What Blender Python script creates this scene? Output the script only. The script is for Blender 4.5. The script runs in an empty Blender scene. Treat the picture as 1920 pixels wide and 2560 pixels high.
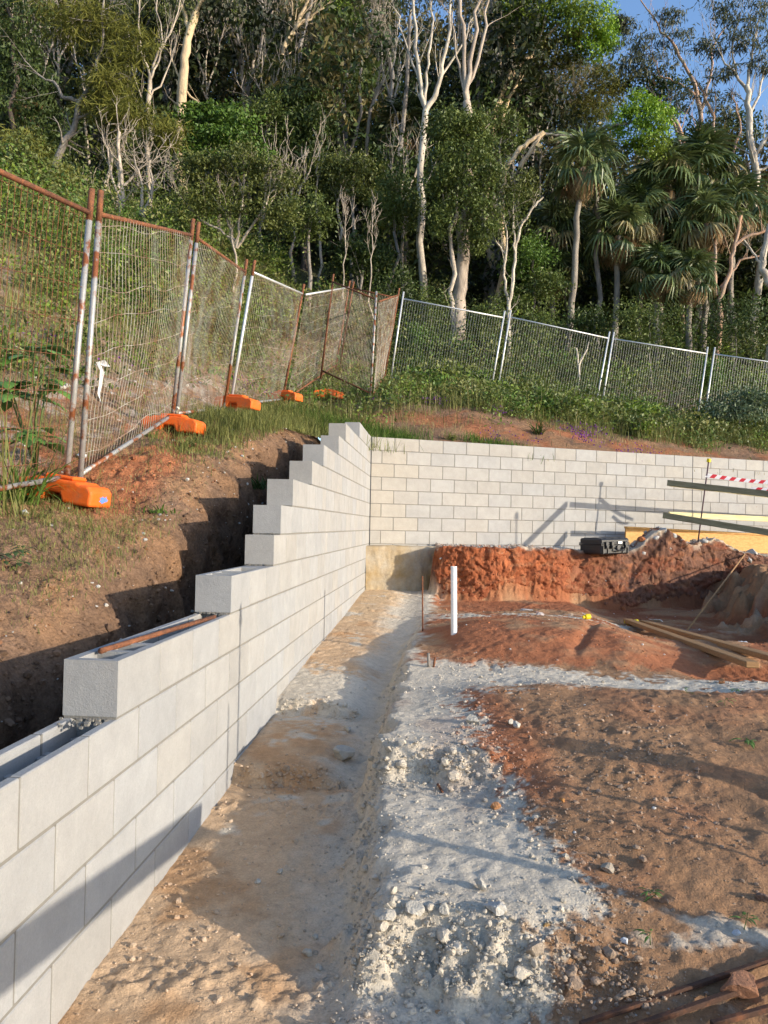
import bpy, math, random
import numpy as np
from mathutils import Matrix, Vector
C = bpy.context.scene.collection
PI = math.pi
# ---------------------------------------------------------------- camera
RM = np.array([[0.99697, 0.07527, 0.019632], [0.018236, 0.019192, -0.99965], [-0.07562, 0.996979, 0.017761]])
CAM = np.array([1.087475, -11.517338, 1.665499])
FPX = 1943.43
cd = bpy.data.cameras.new('camera'); cam = bpy.data.objects.new('camera', cd); C.objects.link(cam)
cd.sensor_fit = 'VERTICAL'; cd.sensor_height = 24.0; cd.lens = FPX / 2560 * 24.0
cd.clip_start = 0.05; cd.clip_end = 2000
cam.matrix_world = Matrix(((RM[0][0], -RM[1][0], -RM[2][0], CAM[0]), (RM[0][1], -RM[1][1], -RM[2][1], CAM[1]),
                           (RM[0][2], -RM[1][2], -RM[2][2], CAM[2]), (0, 0, 0, 1)))
bpy.context.scene.camera = cam
# ---------------------------------------------------------------- light
EL, AZ = math.radians(12.3), math.radians(22)
TO_SUN = Vector((math.cos(EL) * math.cos(AZ), -math.cos(EL) * math.sin(AZ), math.sin(EL)))
sd = bpy.data.lights.new('sun', 'SUN'); sun = bpy.data.objects.new('sun', sd); C.objects.link(sun)
sd.energy = 2.6; sd.angle = math.radians(0.55); sd.color = (1.0, 0.90, 0.75)
sun.rotation_euler = TO_SUN.to_track_quat('Z', 'Y').to_euler()
w = bpy.data.worlds.new('World'); bpy.context.scene.world = w; w.use_nodes = True
nt = w.node_tree; bg = nt.nodes['Background']
sky = nt.nodes.new('ShaderNodeTexSky'); sky.sky_type = 'NISHITA'; sky.sun_disc = False
sky.sun_elevation = EL; sky.sun_rotation = math.atan2(TO_SUN.x, TO_SUN.y); sky.air_density = 1.0; sky.dust_density = 1.0; sky.ozone_density = 2.5
tint = nt.nodes.new('ShaderNodeMix'); tint.data_type = 'RGBA'; tint.blend_type = 'MULTIPLY'; tint.inputs['Factor'].default_value = 1.0; tint.inputs['B'].default_value = (.97, 1.0, 1.08, 1)
nt.links.new(sky.outputs[0], tint.inputs['A']); nt.links.new(tint.outputs['Result'], bg.inputs[0]); bg.inputs[1].default_value = 0.15
vs = bpy.context.scene.view_settings
vs.view_transform = 'Standard'; vs.look = 'None'; vs.gamma = 1.0; vs.use_curve_mapping = False; vs.exposure = 1.2
cy = bpy.context.scene.cycles
cy.max_bounces = 6; cy.diffuse_bounces = 3; cy.transparent_max_bounces = 4; cy.transmission_bounces = 2; cy.glossy_bounces = 2
cy.use_adaptive_sampling = True; cy.adaptive_threshold = 0.02
# ---------------------------------------------------------------- helpers
def at(u, v, y):                       # photo pixel on the upright plane y = const -> world point
    q = RM.T @ np.array([(u - 960) / FPX, (v - 1280) / FPX, 1.0])
    return CAM + q * ((y - CAM[1]) / q[1])
def atz(u, v, z):
    q = RM.T @ np.array([(u - 960) / FPX, (v - 1280) / FPX, 1.0])
    return CAM + q * ((z - CAM[2]) / q[2])
def hsh(ix, iy, seed):
    h = (ix.astype(np.int64) * 374761393 + iy.astype(np.int64) * 668265263 + seed * 974634777) & 0xffffffff
    h = ((h ^ (h >> 13)) * 1274126177) & 0xffffffff
    h = ((h ^ (h >> 16)) * 2246822519) & 0xffffffff
    return ((h ^ (h >> 15)) & 0xffff) / 32767.5 - 1.0
def vn(x, y, seed=0):
    x = np.asarray(x, float); y = np.asarray(y, float)
    ix = np.floor(x); iy = np.floor(y); fx = x - ix; fy = y - iy
    fx = fx * fx * fx * (fx * (fx * 6 - 15) + 10); fy = fy * fy * fy * (fy * (fy * 6 - 15) + 10)
    a = hsh(ix, iy, seed); b = hsh(ix + 1, iy, seed); c = hsh(ix, iy + 1, seed); d = hsh(ix + 1, iy + 1, seed)
    return (a + (b - a) * fx) * (1 - fy) + (c + (d - c) * fx) * fy
def fbm(x, y, seed=0, o=4):
    s = 0; a = 0.5; f = 1.0
    for k in range(o):
        s = s + a * vn(x * f + 17.3 * k, y * f - 9.1 * k, seed + k); a *= 0.5; f *= 2.03
    return s
def cell(x, y, seed):                 # a random value per broken lump (jittered cells)
    ix = np.floor(x); iy = np.floor(y); best = np.full(x.shape, 9e9); val = np.zeros(x.shape)
    for i in (-1, 0, 1):
        for j in (-1, 0, 1):
            cx = ix + i; cy_ = iy + j; d = (cx + .5 + .48 * hsh(cx, cy_, seed) - x) ** 2 + (cy_ + .5 + .48 * hsh(cx, cy_, seed + 1) - y) ** 2
            k = d < best; val = np.where(k, hsh(cx, cy_, seed + 2), val); best = np.minimum(best, d)
    return val, np.sqrt(best)
def ss(a, b, x):
    t = np.clip((x - a) / (b - a), 0, 1); return t * t * (3 - 2 * t)
def mk(name, verts, quads=None, tris=None, mat=None, parent=None, col=None, smooth=False, mats=None, midx=None):
    verts = np.asarray(verts, np.float32).reshape(-1, 3)
    nq = 0 if quads is None else len(quads); ntr = 0 if tris is None else len(tris)
    me = bpy.data.meshes.new(name)
    me.vertices.add(len(verts)); me.vertices.foreach_set('co', verts.ravel())
    loops = []
    if nq: loops.append(np.asarray(quads, np.int32).ravel())
    if ntr: loops.append(np.asarray(tris, np.int32).ravel())
    li = np.concatenate(loops)
    me.loops.add(len(li)); me.loops.foreach_set('vertex_index', li)
    me.polygons.add(nq + ntr)
    st = np.concatenate([np.arange(nq) * 4, nq * 4 + np.arange(ntr) * 3]).astype(np.int32)
    me.polygons.foreach_set('loop_start', st)
    me.polygons.foreach_set('use_smooth', np.full(nq + ntr, smooth))
    for m in (mats or ([mat] if mat else [])): me.materials.append(m)
    if midx is not None: me.polygons.foreach_set('material_index', np.asarray(midx, np.int32))
    me.update(calc_edges=True)
    if col is not None:
        ca = me.color_attributes.new('Col', 'FLOAT_COLOR', 'POINT')
        c4 = np.ones((len(verts), 4), np.float32); c4[:, :3] = col
        ca.data.foreach_set('color', c4.ravel())
    o = bpy.data.objects.new(name, me); C.objects.link(o)
    if parent: o.parent = parent
    return o
class MB:                              # collects pieces, builds ONE mesh object
    def __init__(s): s.v = []; s.q = []; s.t = []; s.c = []; s.n = 0
    def add(s, v, q=None, t=None, c=None):
        v = np.asarray(v, float).reshape(-1, 3)
        if q is not None and len(q): s.q.append(np.asarray(q, int).reshape(-1, 4) + s.n)
        if t is not None and len(t): s.t.append(np.asarray(t, int).reshape(-1, 3) + s.n)
        cc = np.ones((len(v), 3)) if c is None else np.broadcast_to(np.asarray(c, float), (len(v), 3))
        s.c.append(cc); s.v.append(v); s.n += len(v)
    def box(s, lo, hi, c=None, bev=0.0, M=None):
        lo = np.array(lo, float); hi = np.array(hi, float)
        if bev <= 0:
            v = np.array([[(lo, hi)[i][0], (lo, hi)[j][1], (lo, hi)[k][2]] for i in (0, 1) for j in (0, 1) for k in (0, 1)])
            q = [[0, 1, 3, 2], [4, 6, 7, 5], [0, 4, 5, 1], [2, 3, 7, 6], [0, 2, 6, 4], [1, 5, 7, 3]]; t = None
        else:
            v = []; idx = {}
            for i in (0, 1):
                for j in (0, 1):
                    for k in (0, 1):
                        p = np.array([(lo, hi)[i][0], (lo, hi)[j][1], (lo, hi)[k][2]]); g = np.array([1 - 2 * i, 1 - 2 * j, 1 - 2 * k]) * bev
                        for ax in range(3):
                            m = g.copy(); m[ax] = 0; idx[(i, j, k, ax)] = len(v); v.append(p + m)
            v = np.array(v); q = []; t = []
            cyc = [(0, 0), (1, 0), (1, 1), (0, 1)]
            for ax in range(3):
                for sd_ in (0, 1):
                    f = []
                    for a, b in cyc:
                        k = [0, 0, 0]; k[ax] = sd_; k[(ax + 1) % 3] = a; k[(ax + 2) % 3] = b; f.append(idx[(*k, ax)])
                    q.append(f if sd_ else f[::-1])
            for ax in range(3):
                a1, a2 = (ax + 1) % 3, (ax + 2) % 3
                for s1, s2 in cyc:
                    k0 = [0, 0, 0]; k0[a1] = s1; k0[a2] = s2; k1 = list(k0); k1[ax] = 1
                    f = [idx[(*k0, a1)], idx[(*k1, a1)], idx[(*k1, a2)], idx[(*k0, a2)]]
                    q.append(f if (s1 ^ s2) else f[::-1])
            for i in (0, 1):
                for j in (0, 1):
                    for k in (0, 1):
                        f = [idx[(i, j, k, ax)] for ax in range(3)]; t.append(f if (i + j + k) % 2 else f[::-1])
        if M is not None: v = v @ np.array(M)[:3, :3].T + np.array(M)[:3, 3]
        s.add(v, q, t, c)
    def tube(s, pts, r, n=6, c=None, cap=True):
        P = np.asarray(pts, float); m = len(P); r = np.broadcast_to(np.asarray(r, float), (m,))
        T = np.gradient(P, axis=0); T /= np.linalg.norm(T, axis=1)[:, None] + 1e-9
        ref = np.array([0.3, 0.2, 1.0]) if abs(T[:, 2]).mean() < 0.8 else np.array([1.0, 0.3, 0.1])
        A = np.cross(T, ref); A /= np.linalg.norm(A, axis=1)[:, None] + 1e-9; B = np.cross(T, A)
        th = np.arange(n) * 2 * PI / n
        v = P[:, None] + r[:, None, None] * (np.cos(th)[None, :, None] * A[:, None] + np.sin(th)[None, :, None] * B[:, None])
        i = np.arange(m - 1)[:, None] * n; j = np.arange(n)[None]; k = (j + 1) % n
        q = np.stack([i + j, i + n + j, i + n + k, i + k], -1).reshape(-1, 4)
        v = v.reshape(-1, 3); t = []
        if cap:
            v = np.vstack([v, P[:1], P[-1:]])
            t = [[m * n, b, a] for a, b in zip(range(n), [*range(1, n), 0])] 
            t = [[m * n, a, b] for a, b in zip(range(n), [*range(1, n), 0])] + [[m * n + 1, (m - 1) * n + b, (m - 1) * n + a] for a, b in zip(range(n), [*range(1, n), 0])]
        s.add(v, q, t, c)
    def build(s, name, mat=None, parent=None, smooth=False, usecol=True, origin=None, mats=None, midx=None):
        v = np.vstack(s.v)
        if origin is not None: v = v - np.asarray(origin)
        return mk(name, v, np.vstack(s.q) if s.q else None, np.vstack(s.t) if s.t else None, mat, parent,
                  np.vstack(s.c) if usecol else None, smooth, mats, midx)
def tag(o, label=None, cat=None, group=None, kind=None):
    if label: o['label'] = label
    if cat: o['category'] = cat
    if group: o['group'] = group
    if kind: o['kind'] = kind
    return o
def thing(name, loc, label, cat, group=None, rz=0):
    o = bpy.data.objects.new(name, None); C.objects.link(o); o.location = Vector([float(a) for a in loc]); o.rotation_euler = (0, 0, rz)
    o.empty_display_size = 0.1
    return tag(o, label, cat, group)
def bevel(o, wd, seg=2):
    m = o.modifiers.new('edge', 'BEVEL'); m.width = wd; m.segments = seg; m.limit_method = 'ANGLE'; m.angle_limit = math.radians(40)
# ---------------------------------------------------------------- materials
def mat(name, col=(.5, .5, .5), rough=.8, attr=False, noise=None, bumps=(), metal=0.0, col2=None, nscale=8.0, nlo=.4, nhi=.65, vor=None, spec=.3, trans=0.0, stretch=None, spots=None):
    m = bpy.data.materials.new(name); m.use_nodes = True; t = m.node_tree; N = t.nodes; L = t.links
    b = N['Principled BSDF']; b.inputs['Roughness'].default_value = rough; b.inputs['Metallic'].default_value = metal
    b.inputs['Specular IOR Level'].default_value = spec
    tc = N.new('ShaderNodeTexCoord'); src = tc.outputs['Object']
    if stretch:
        mp = N.new('ShaderNodeMapping'); mp.inputs['Scale'].default_value = stretch; L.new(src, mp.inputs[0]); src = mp.outputs[0]
    def mixrgb(bt, fac, a, bb):
        x = N.new('ShaderNodeMix'); x.data_type = 'RGBA'; x.blend_type = bt
        for s_, val in ((x.inputs['Factor'], fac), (x.inputs['A'], a), (x.inputs['B'], bb)):
            if isinstance(val, bpy.types.NodeSocket): L.new(val, s_)
            elif isinstance(val, (int, float)): s_.default_value = val
            else: s_.default_value = (*val, 1)
        return x.outputs['Result']
    def nz(scale, det=6, rgh=.6):
        n = N.new('ShaderNodeTexNoise'); n.inputs['Scale'].default_value = scale; n.inputs['Detail'].default_value = det; n.inputs['Roughness'].default_value = rgh
        L.new(src, n.inputs['Vector']); return n.outputs['Fac']
    def rng(f, a, bb, lo=0, hi=1):
        r = N.new('ShaderNodeMapRange'); r.inputs[1].default_value = a; r.inputs[2].default_value = bb; r.inputs[3].default_value = lo; r.inputs[4].default_value = hi
        L.new(f, r.inputs[0]); return r.outputs[0]
    c = None
    if attr:
        a = N.new('ShaderNodeAttribute'); a.attribute_name = 'Col'; c = a.outputs['Color']
        if col != (.5, .5, .5): c = mixrgb('MULTIPLY', 1.0, c, col)
    if col2:
        c = mixrgb('MIX', rng(nz(nscale), nlo, nhi), c if c is not None else col, col2)
    if noise:
        for sc, amt in noise:
            r = rng(nz(sc), .25, .75, 1 - amt, 1 + amt)
            cm = N.new('ShaderNodeCombineColor'); [L.new(r, cm.inputs[i]) for i in range(3)]
            c = mixrgb('MULTIPLY', 1.0, c if c is not None else col, cm.outputs[0])
    if spots:
        sc, thr, scol = spots
        v = N.new('ShaderNodeTexVoronoi'); v.inputs['Scale'].default_value = sc; L.new(src, v.inputs['Vector'])
        c = mixrgb('MIX', rng(v.outputs['Distance'], thr, thr * .6), c if c is not None else col, scol)
    if c is None: b.inputs['Base Color'].default_value = (*col, 1)
    else: L.new(c, b.inputs['Base Color'])
    prev = None
    for sc, dist, kind in bumps:
        if kind == 'v':
            n = N.new('ShaderNodeTexVoronoi'); n.inputs['Scale'].default_value = sc; L.new(src, n.inputs['Vector']); h = n.outputs['Distance']
        else: h = nz(sc, 8, .62)
        bp = N.new('ShaderNodeBump'); bp.inputs['Distance'].default_value = dist; bp.inputs['Strength'].default_value = 1.0
        L.new(h, bp.inputs['Height'])
        if prev is not None: L.new(prev, bp.inputs['Normal'])
        prev = bp.outputs[0]
    if prev is not None: L.new(prev, b.inputs['Normal'])
    if trans > 0:
        tr = N.new('ShaderNodeBsdfTranslucent'); mx = N.new('ShaderNodeMixShader'); mx.inputs[0].default_value = trans
        if c is not None: L.new(c, tr.inputs[0])
        else: tr.inputs[0].default_value = (*col, 1)
        L.new(b.outputs[0], mx.inputs[1]); L.new(tr.outputs[0], mx.inputs[2]); L.new(mx.outputs[0], N['Material Output'].inputs[0])
    return m
M_EARTH = mat('earth', attr=True, rough=.95, noise=[(3, .14), (22, .16), (120, .18)], bumps=[(10, .014, 'n'), (42, .008, 'n'), (130, .0035, 'n')], spec=.15)
M_HILL = mat('hill_soil', attr=True, rough=.95, noise=[(1.5, .18), (12, .28), (60, .35)], bumps=[(7, .03, 'n'), (28, .014, 'n'), (90, .006, 'n')], spec=.1)
M_BLOCK = mat('concrete_block', attr=True, rough=.9, noise=[(3.2, .09), (10, .08), (60, .05), (160, .06)], bumps=[(170, .0025, 'n'), (35, .002, 'n')], spec=.2, spots=(2.6, .022, (.26, .15, .085)))
M_MORTAR = mat('mortar', (.20, .185, .16), .95, noise=[(30, .12)], bumps=[(150, .003, 'n')])
M_CONC = mat('footing_concrete', (.37, .315, .235), .9, col2=(.33, .23, .11), nscale=2.2, nlo=.38, nhi=.62, noise=[(6, .12), (40, .12)], bumps=[(14, .012, 'n'), (70, .006, 'n')])
M_SEAL = mat('black_sealant', (.025, .025, .03), .6)
M_ROCK = mat('stone', attr=True, rough=.9, noise=[(14, .12), (90, .12)], bumps=[(40, .012, 'n'), (140, .004, 'n')], spec=.2)
M_RUST = mat('rusty_steel', (.13, .055, .03), .85, col2=(.24, .09, .038), nscale=25, noise=[(80, .25)], bumps=[(120, .002, 'n')])
M_GALVR = mat('rust_spotted_pipe', (.34, .33, .31), .5, col2=(.24, .085, .035), nscale=5.5, nlo=.49, nhi=.56, noise=[(30, .15)], metal=.35)
M_GALV = mat('galvanised_pipe', (.58, .58, .57), .45, noise=[(20, .12)], metal=.4)
M_WIRE = mat('fence_wire', (.42, .38, .31), .6, col2=(.26, .13, .07), nscale=3.5, metal=.2)
M_WIREG = mat('grey_fence_wire', (.30, .31, .31), .5, metal=.5)
M_ORANGE = mat('orange_plastic', (.78, .135, .016), .5, col2=(.50, .15, .06), nscale=7, nlo=.55, nhi=.8, noise=[(25, .08)], bumps=[(60, .002, 'n')])
M_BLUE = mat('blue_paint', (.12, .22, .50), .6)
M_WHITEP = mat('white_plastic', (.80, .79, .76), .45, noise=[(15, .04)])
M_DARK = mat('hole_shade', (.03, .03, .03), .9)  # near-black painted where holes are only shaded
M_BLACK = mat('black_case_plastic', (.018, .018, .02), .45, bumps=[(200, .0006, 'n')], spec=.4)
M_PAPER = mat('white_label', (.78, .77, .74), .6)
M_YELLOW = mat('yellow_plastic', (.80, .60, .02), .45)
M_TIMBER = mat('planed_timber', (.36, .20, .085), .75, col2=(.26, .14, .06), nscale=5, noise=[(40, .18)], stretch=(14, 1.0, 14), bumps=[(12, .002, 'n')])
M_TREATED = mat('green_treated_timber', (.30, .27, .16), .8, col2=(.22, .18, .10), nscale=4, noise=[(30, .2)], stretch=(1, 10, 14), spots=(3.1, .09, (.07, .045, .025)))
M_PALE = mat('pale_pine', (.62, .55, .30), .75, col2=(.5, .42, .2), nscale=4, noise=[(30, .12)], stretch=(1, 10, 14))
M_PLY = mat('formwork_ply', (.58, .33, .11), .7, col2=(.47, .24, .07), nscale=3.5, noise=[(18, .2), (60, .12)], stretch=(3, 3, 9))
M_FOAMED = mat('bark_brown', (.25, .18, .13), .9)
def barkm(name, a, b_, sc=5): return mat(name, a, .9, col2=b_, nscale=sc, nlo=.42, nhi=.6, noise=[(16, .2)], bumps=[(14, .02, 'n'), (50, .008, 'n')], stretch=(1, 1, .35))
B_WHITE = barkm('white_gum_bark', (.58, .51, .41), (.36, .31, .25))
B_PALE = barkm('pale_grey_bark', (.50, .42, .33), (.30, .25, .20))
B_STOUT = barkm('pale_stout_bark', (.45, .37, .29), (.30, .24, .19), 3)
B_PINK = barkm('pinkish_bark', (.50, .30, .19), (.36, .27, .21), 3)
B_CREAM = barkm('cream_bark', (.60, .46, .28), (.45, .34, .22), 3)
B_GREY = barkm('grey_bark', (.26, .23, .20), (.16, .14, .12))
B_DARK = barkm('dark_bark', (.12, .09, .07), (.07, .055, .045))
B_PALM = barkm('palm_bark', (.30, .26, .21), (.20, .17, .14), 8)
def leafm(name, trans=.25, rough=.5, spec=.35): return mat(name, attr=True, rough=rough, trans=trans, spec=spec)
L_LEAF = leafm('foliage'); L_NEEDLE = leafm('needle_foliage', .2, .7, .15); L_GRASS = leafm('grass_blades', .3, .6, .2)
L_PALM = leafm('palm_fronds', .2, .42, .45); L_DEAD = leafm('dead_fronds', .2, .85, .1); L_PETAL = leafm('petals', .3, .7, .1)
# ---------------------------------------------------------------- terrain: hillside
WA = .42631; WT = math.tan(WA); SA, CA = math.sin(WA), math.cos(WA)      # the back wall runs off at this angle
HP = np.array([(-1.45, -6.36, 1.80), (-1.5, -7.4, 1.62), (-1.5, -9, 1.4), (-1.64, -3.86, 2.60), (-1.8, -1.4, 3.08), (-1.68, 1.48, 3.64), (-1.75, 4, 4.35), (-1.5, 6.5, 5.3),
    (-.2, 4, 4.2), (-.2, 6, 4.85), (2.4, 6.3, 4.6), (5, 6.7, 4.25), (7.6, 7.0, 3.95), (10, 7.2, 3.7), (0, .3, 2.9), (2, 1.2, 2.9), (4, 2.1, 2.9), (6, 3.0, 2.88), (9, 4.4, 2.82), (1.3, 3, 3.88), (4, 4, 3.62), (7, 5, 3.42),
    (-.75, -8.5, 1.12), (-.75, -7.4, 1.36), (-.75, -6.4, 1.66), (-.75, -5.3, 2.06), (-.75, -4.5, 2.34), (-.75, -3.4, 2.62), (-.75, -2, 2.85), (-.7, -.4, 2.95), (-.8, -10, .95),
    (-3.5, -3, 3.5), (-3.5, -6.5, 2.5), (-3.5, -9, 2.1), (-3.5, 0, 4.2), (-6.2, 2.5, 6.8), (-5.1, 8.5, 9.0), (-.8, 10.5, 7.4), (2.6, 8.5, 5.7), (6, 11.5, 6.9), (11, 12, 6.8),
    (-10, -6, 5.0), (-10, 6, 9.5), (-8, 14, 11.5), (0, 16, 11.2), (8, 18, 9.2), (16, 16, 8.2), (-1, 30, 20), (9, 30, 14), (-20, 25, 21), (20, 30, 13), (-20, -8, 9), (20, 10, 3.4), (14, 6.8, 2.8), (0, 50, 27), (-25, 50, 32), (25, 50, 20)])
def _tps(d2): return np.where(d2 > 1e-9, d2 * np.log(np.maximum(d2, 1e-9)) * .5, 0)
_n = len(HP); _X = HP[:, :2]
_K = _tps(((_X[:, None] - _X[None]) ** 2).sum(-1)) + np.eye(_n) * .02
_Pm = np.hstack([np.ones((_n, 1)), _X])
_W = np.linalg.solve(np.block([[_K, _Pm], [_Pm.T, np.zeros((3, 3))]]), np.concatenate([HP[:, 2], np.zeros(3)]))
def hill(x, y):
    x = np.asarray(x, float); y = np.asarray(y, float); sh = x.shape; x = x.ravel(); y = y.ravel()
    z = _W[_n] + _W[_n + 1] * x + _W[_n + 2] * y
    for k in range(_n): z = z + _W[k] * _tps((x - _X[k, 0]) ** 2 + (y - _X[k, 1]) ** 2)
    z = z + .10 * fbm(x * .9, y * .9, 5) + .05 * fbm(x * 4, y * 4, 9)
    return z.reshape(sh)
RED = np.array([.36, .135, .062]); BROWN = np.array([.30, .168, .088]); GREYD = np.array([.545, .47, .365]); TAN = np.array([.57, .385, .23])
SOIL = np.array([.215, .13, .08]); LITTER = np.array([.25, .20, .14]); PALE = np.array([.42, .36, .30]); DGREEN = np.array([.07, .075, .035])
def mixc(a, b_, t): return a * (1 - t[..., None]) + b_ * t[..., None]
def hillcol(x, y, z):
    n = fbm(x * 1.7, y * 1.7, 31); n2 = fbm(x * 6, y * 6, 33)
    c = mixc(np.broadcast_to(SOIL, x.shape + (3,)), RED * .92, ss(-.05, .3, n + .35 * n2) * np.clip(ss(-.9, -1.15, x) * ss(-6.9, -6.4, y) + ss(-.8, .2, y), 0, 1) * .9)
    c = mixc(c, BROWN, ss(.0, .3, fbm(x * 2.3 + 40, y * 2.3, 36)) * .7)
    gz = ss(-1.6, -2.2, x) * ss(-3.6, -2.9, x) * ss(3.5, 1, y) * ss(-7.5, -6, y)           # gravelly terrace behind the near fence
    c = mixc(c, PALE * .85, gz * ss(-.05, .35, n2 + .5 * n) * .8)
    veg = ss(2.0, 3.8, y - WT * np.clip(x, 0, 14) + 1.2 * n) * .8 + ss(-2.6, -3.4, x) * .9
    c = mixc(c, mixc(np.broadcast_to(LITTER, x.shape + (3,)), DGREEN * 1.5, ss(-.2, .2, n2)), np.clip(veg, 0, 1) * .8)
    c = mixc(c, DGREEN, np.maximum(ss(7, 9, y), ss(1.5, 3, y - .35 * (x + 3)) * ss(-2.5, -3.5, x)) * .9)
    return c
def grid(nx, ny):
    i = np.arange(ny - 1)[:, None] * nx + np.arange(nx - 1)[None]
    return np.stack([i, i + 1, i + nx + 1, i + nx], -1).reshape(-1, 4)
# coarse hillside
xs = np.concatenate([np.linspace(-60, -12, 25), np.linspace(-11.6, 14, 150), np.linspace(15, 60, 25)])
ys = np.concatenate([np.linspace(.2, 14, 110), np.linspace(14.6, 70, 50)])
X, Y = np.meshgrid(xs, ys); Y = Y + WT * np.clip(X, 0, 14) * (1 - ss(.2, 14, Y)); Z = hill(X, Y)
mk('hillside', np.stack([X, Y, Z], -1), grid(len(xs), len(ys)), mat=M_HILL, col=hillcol(X, Y, Z).reshape(-1, 3), smooth=True)['kind'] = 'structure'
# cut bank left of the stepped wall: slope, crest, sheer face, trench floor
ys = np.concatenate([np.linspace(-14, -10.6, 20), np.linspace(-10.5, -3, 420), np.linspace(-2.98, .26, 110)]); ny = len(ys)
sl = -.70 - np.concatenate([np.linspace(0, .9, 66)[:-1], np.linspace(.9, 3.2, 80)[:-1], np.linspace(3.2, 10, 40)[:-1], np.linspace(10, 50, 16)])[::-1]
ns = len(sl); nf = 46; nfl = 6
edge = .05 * fbm(ys * 1.4, ys * 0 + 3, 71) + .06 * fbm(ys * 4, ys * 0, 72)
XX = np.zeros((ny, ns + nf + nfl)); ZZ = np.zeros_like(XX); YY = np.repeat(ys[:, None], XX.shape[1], 1)
XX[:, :ns] = sl[None] + edge[:, None] * ss(-1.6, -.7, sl)[None]
zh = hill(XX[:, :ns], YY[:, :ns]); dC = np.clip(-.66 + edge[:, None] - XX[:, :ns], 0, 9)
zh = zh - .22 * np.exp(-(dC / .16) ** 1.3)
zh = zh + (.035 * fbm(XX[:, :ns] * 7, YY[:, :ns] * 7, 41) + .02 * fbm(XX[:, :ns] * 22, YY[:, :ns] * 22, 42)) * ss(-4.5, -3, XX[:, :ns])
ZZ[:, :ns] = zh
zc = zh[:, -1]; t = np.linspace(0, 1, nf + 1)[1:]
ZZ[:, ns:ns + nf] = zc[:, None] + (.30 - zc[:, None]) * t[None]
fy_, fz_ = YY[:, ns:ns + nf], ZZ[:, ns:ns + nf]
XX[:, ns:ns + nf] = (sl[-1] + edge)[:, None] + (.09 * fbm(fy_ * 2.2, fz_ * 2.2, 51) + .06 * fbm(fy_ * 9, fz_ * 6, 52)) * ss(0, .12, t)[None] + .08 * t[None]
XX[:, ns + nf:] = np.linspace(-.56, -.15, nfl)[None]; ZZ[:, ns + nf:] = .29 + .05 * fbm(YY[:, ns + nf:] * 5, XX[:, ns + nf:] * 5, 55)
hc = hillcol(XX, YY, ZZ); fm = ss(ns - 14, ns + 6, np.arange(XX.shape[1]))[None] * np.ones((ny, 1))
hc = mixc(hc, np.array([.11, .065, .04]), fm * (.55 + .4 * fbm(YY * 3, ZZ * 3, 57)))  # cut face and trench floor coloured darker to stand for their shade
mk('earth_bank', np.stack([XX, YY, ZZ], -1), grid(XX.shape[1], ny), mat=M_HILL, col=hc.reshape(-1, 3), smooth=True)['kind'] = 'structure'
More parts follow.
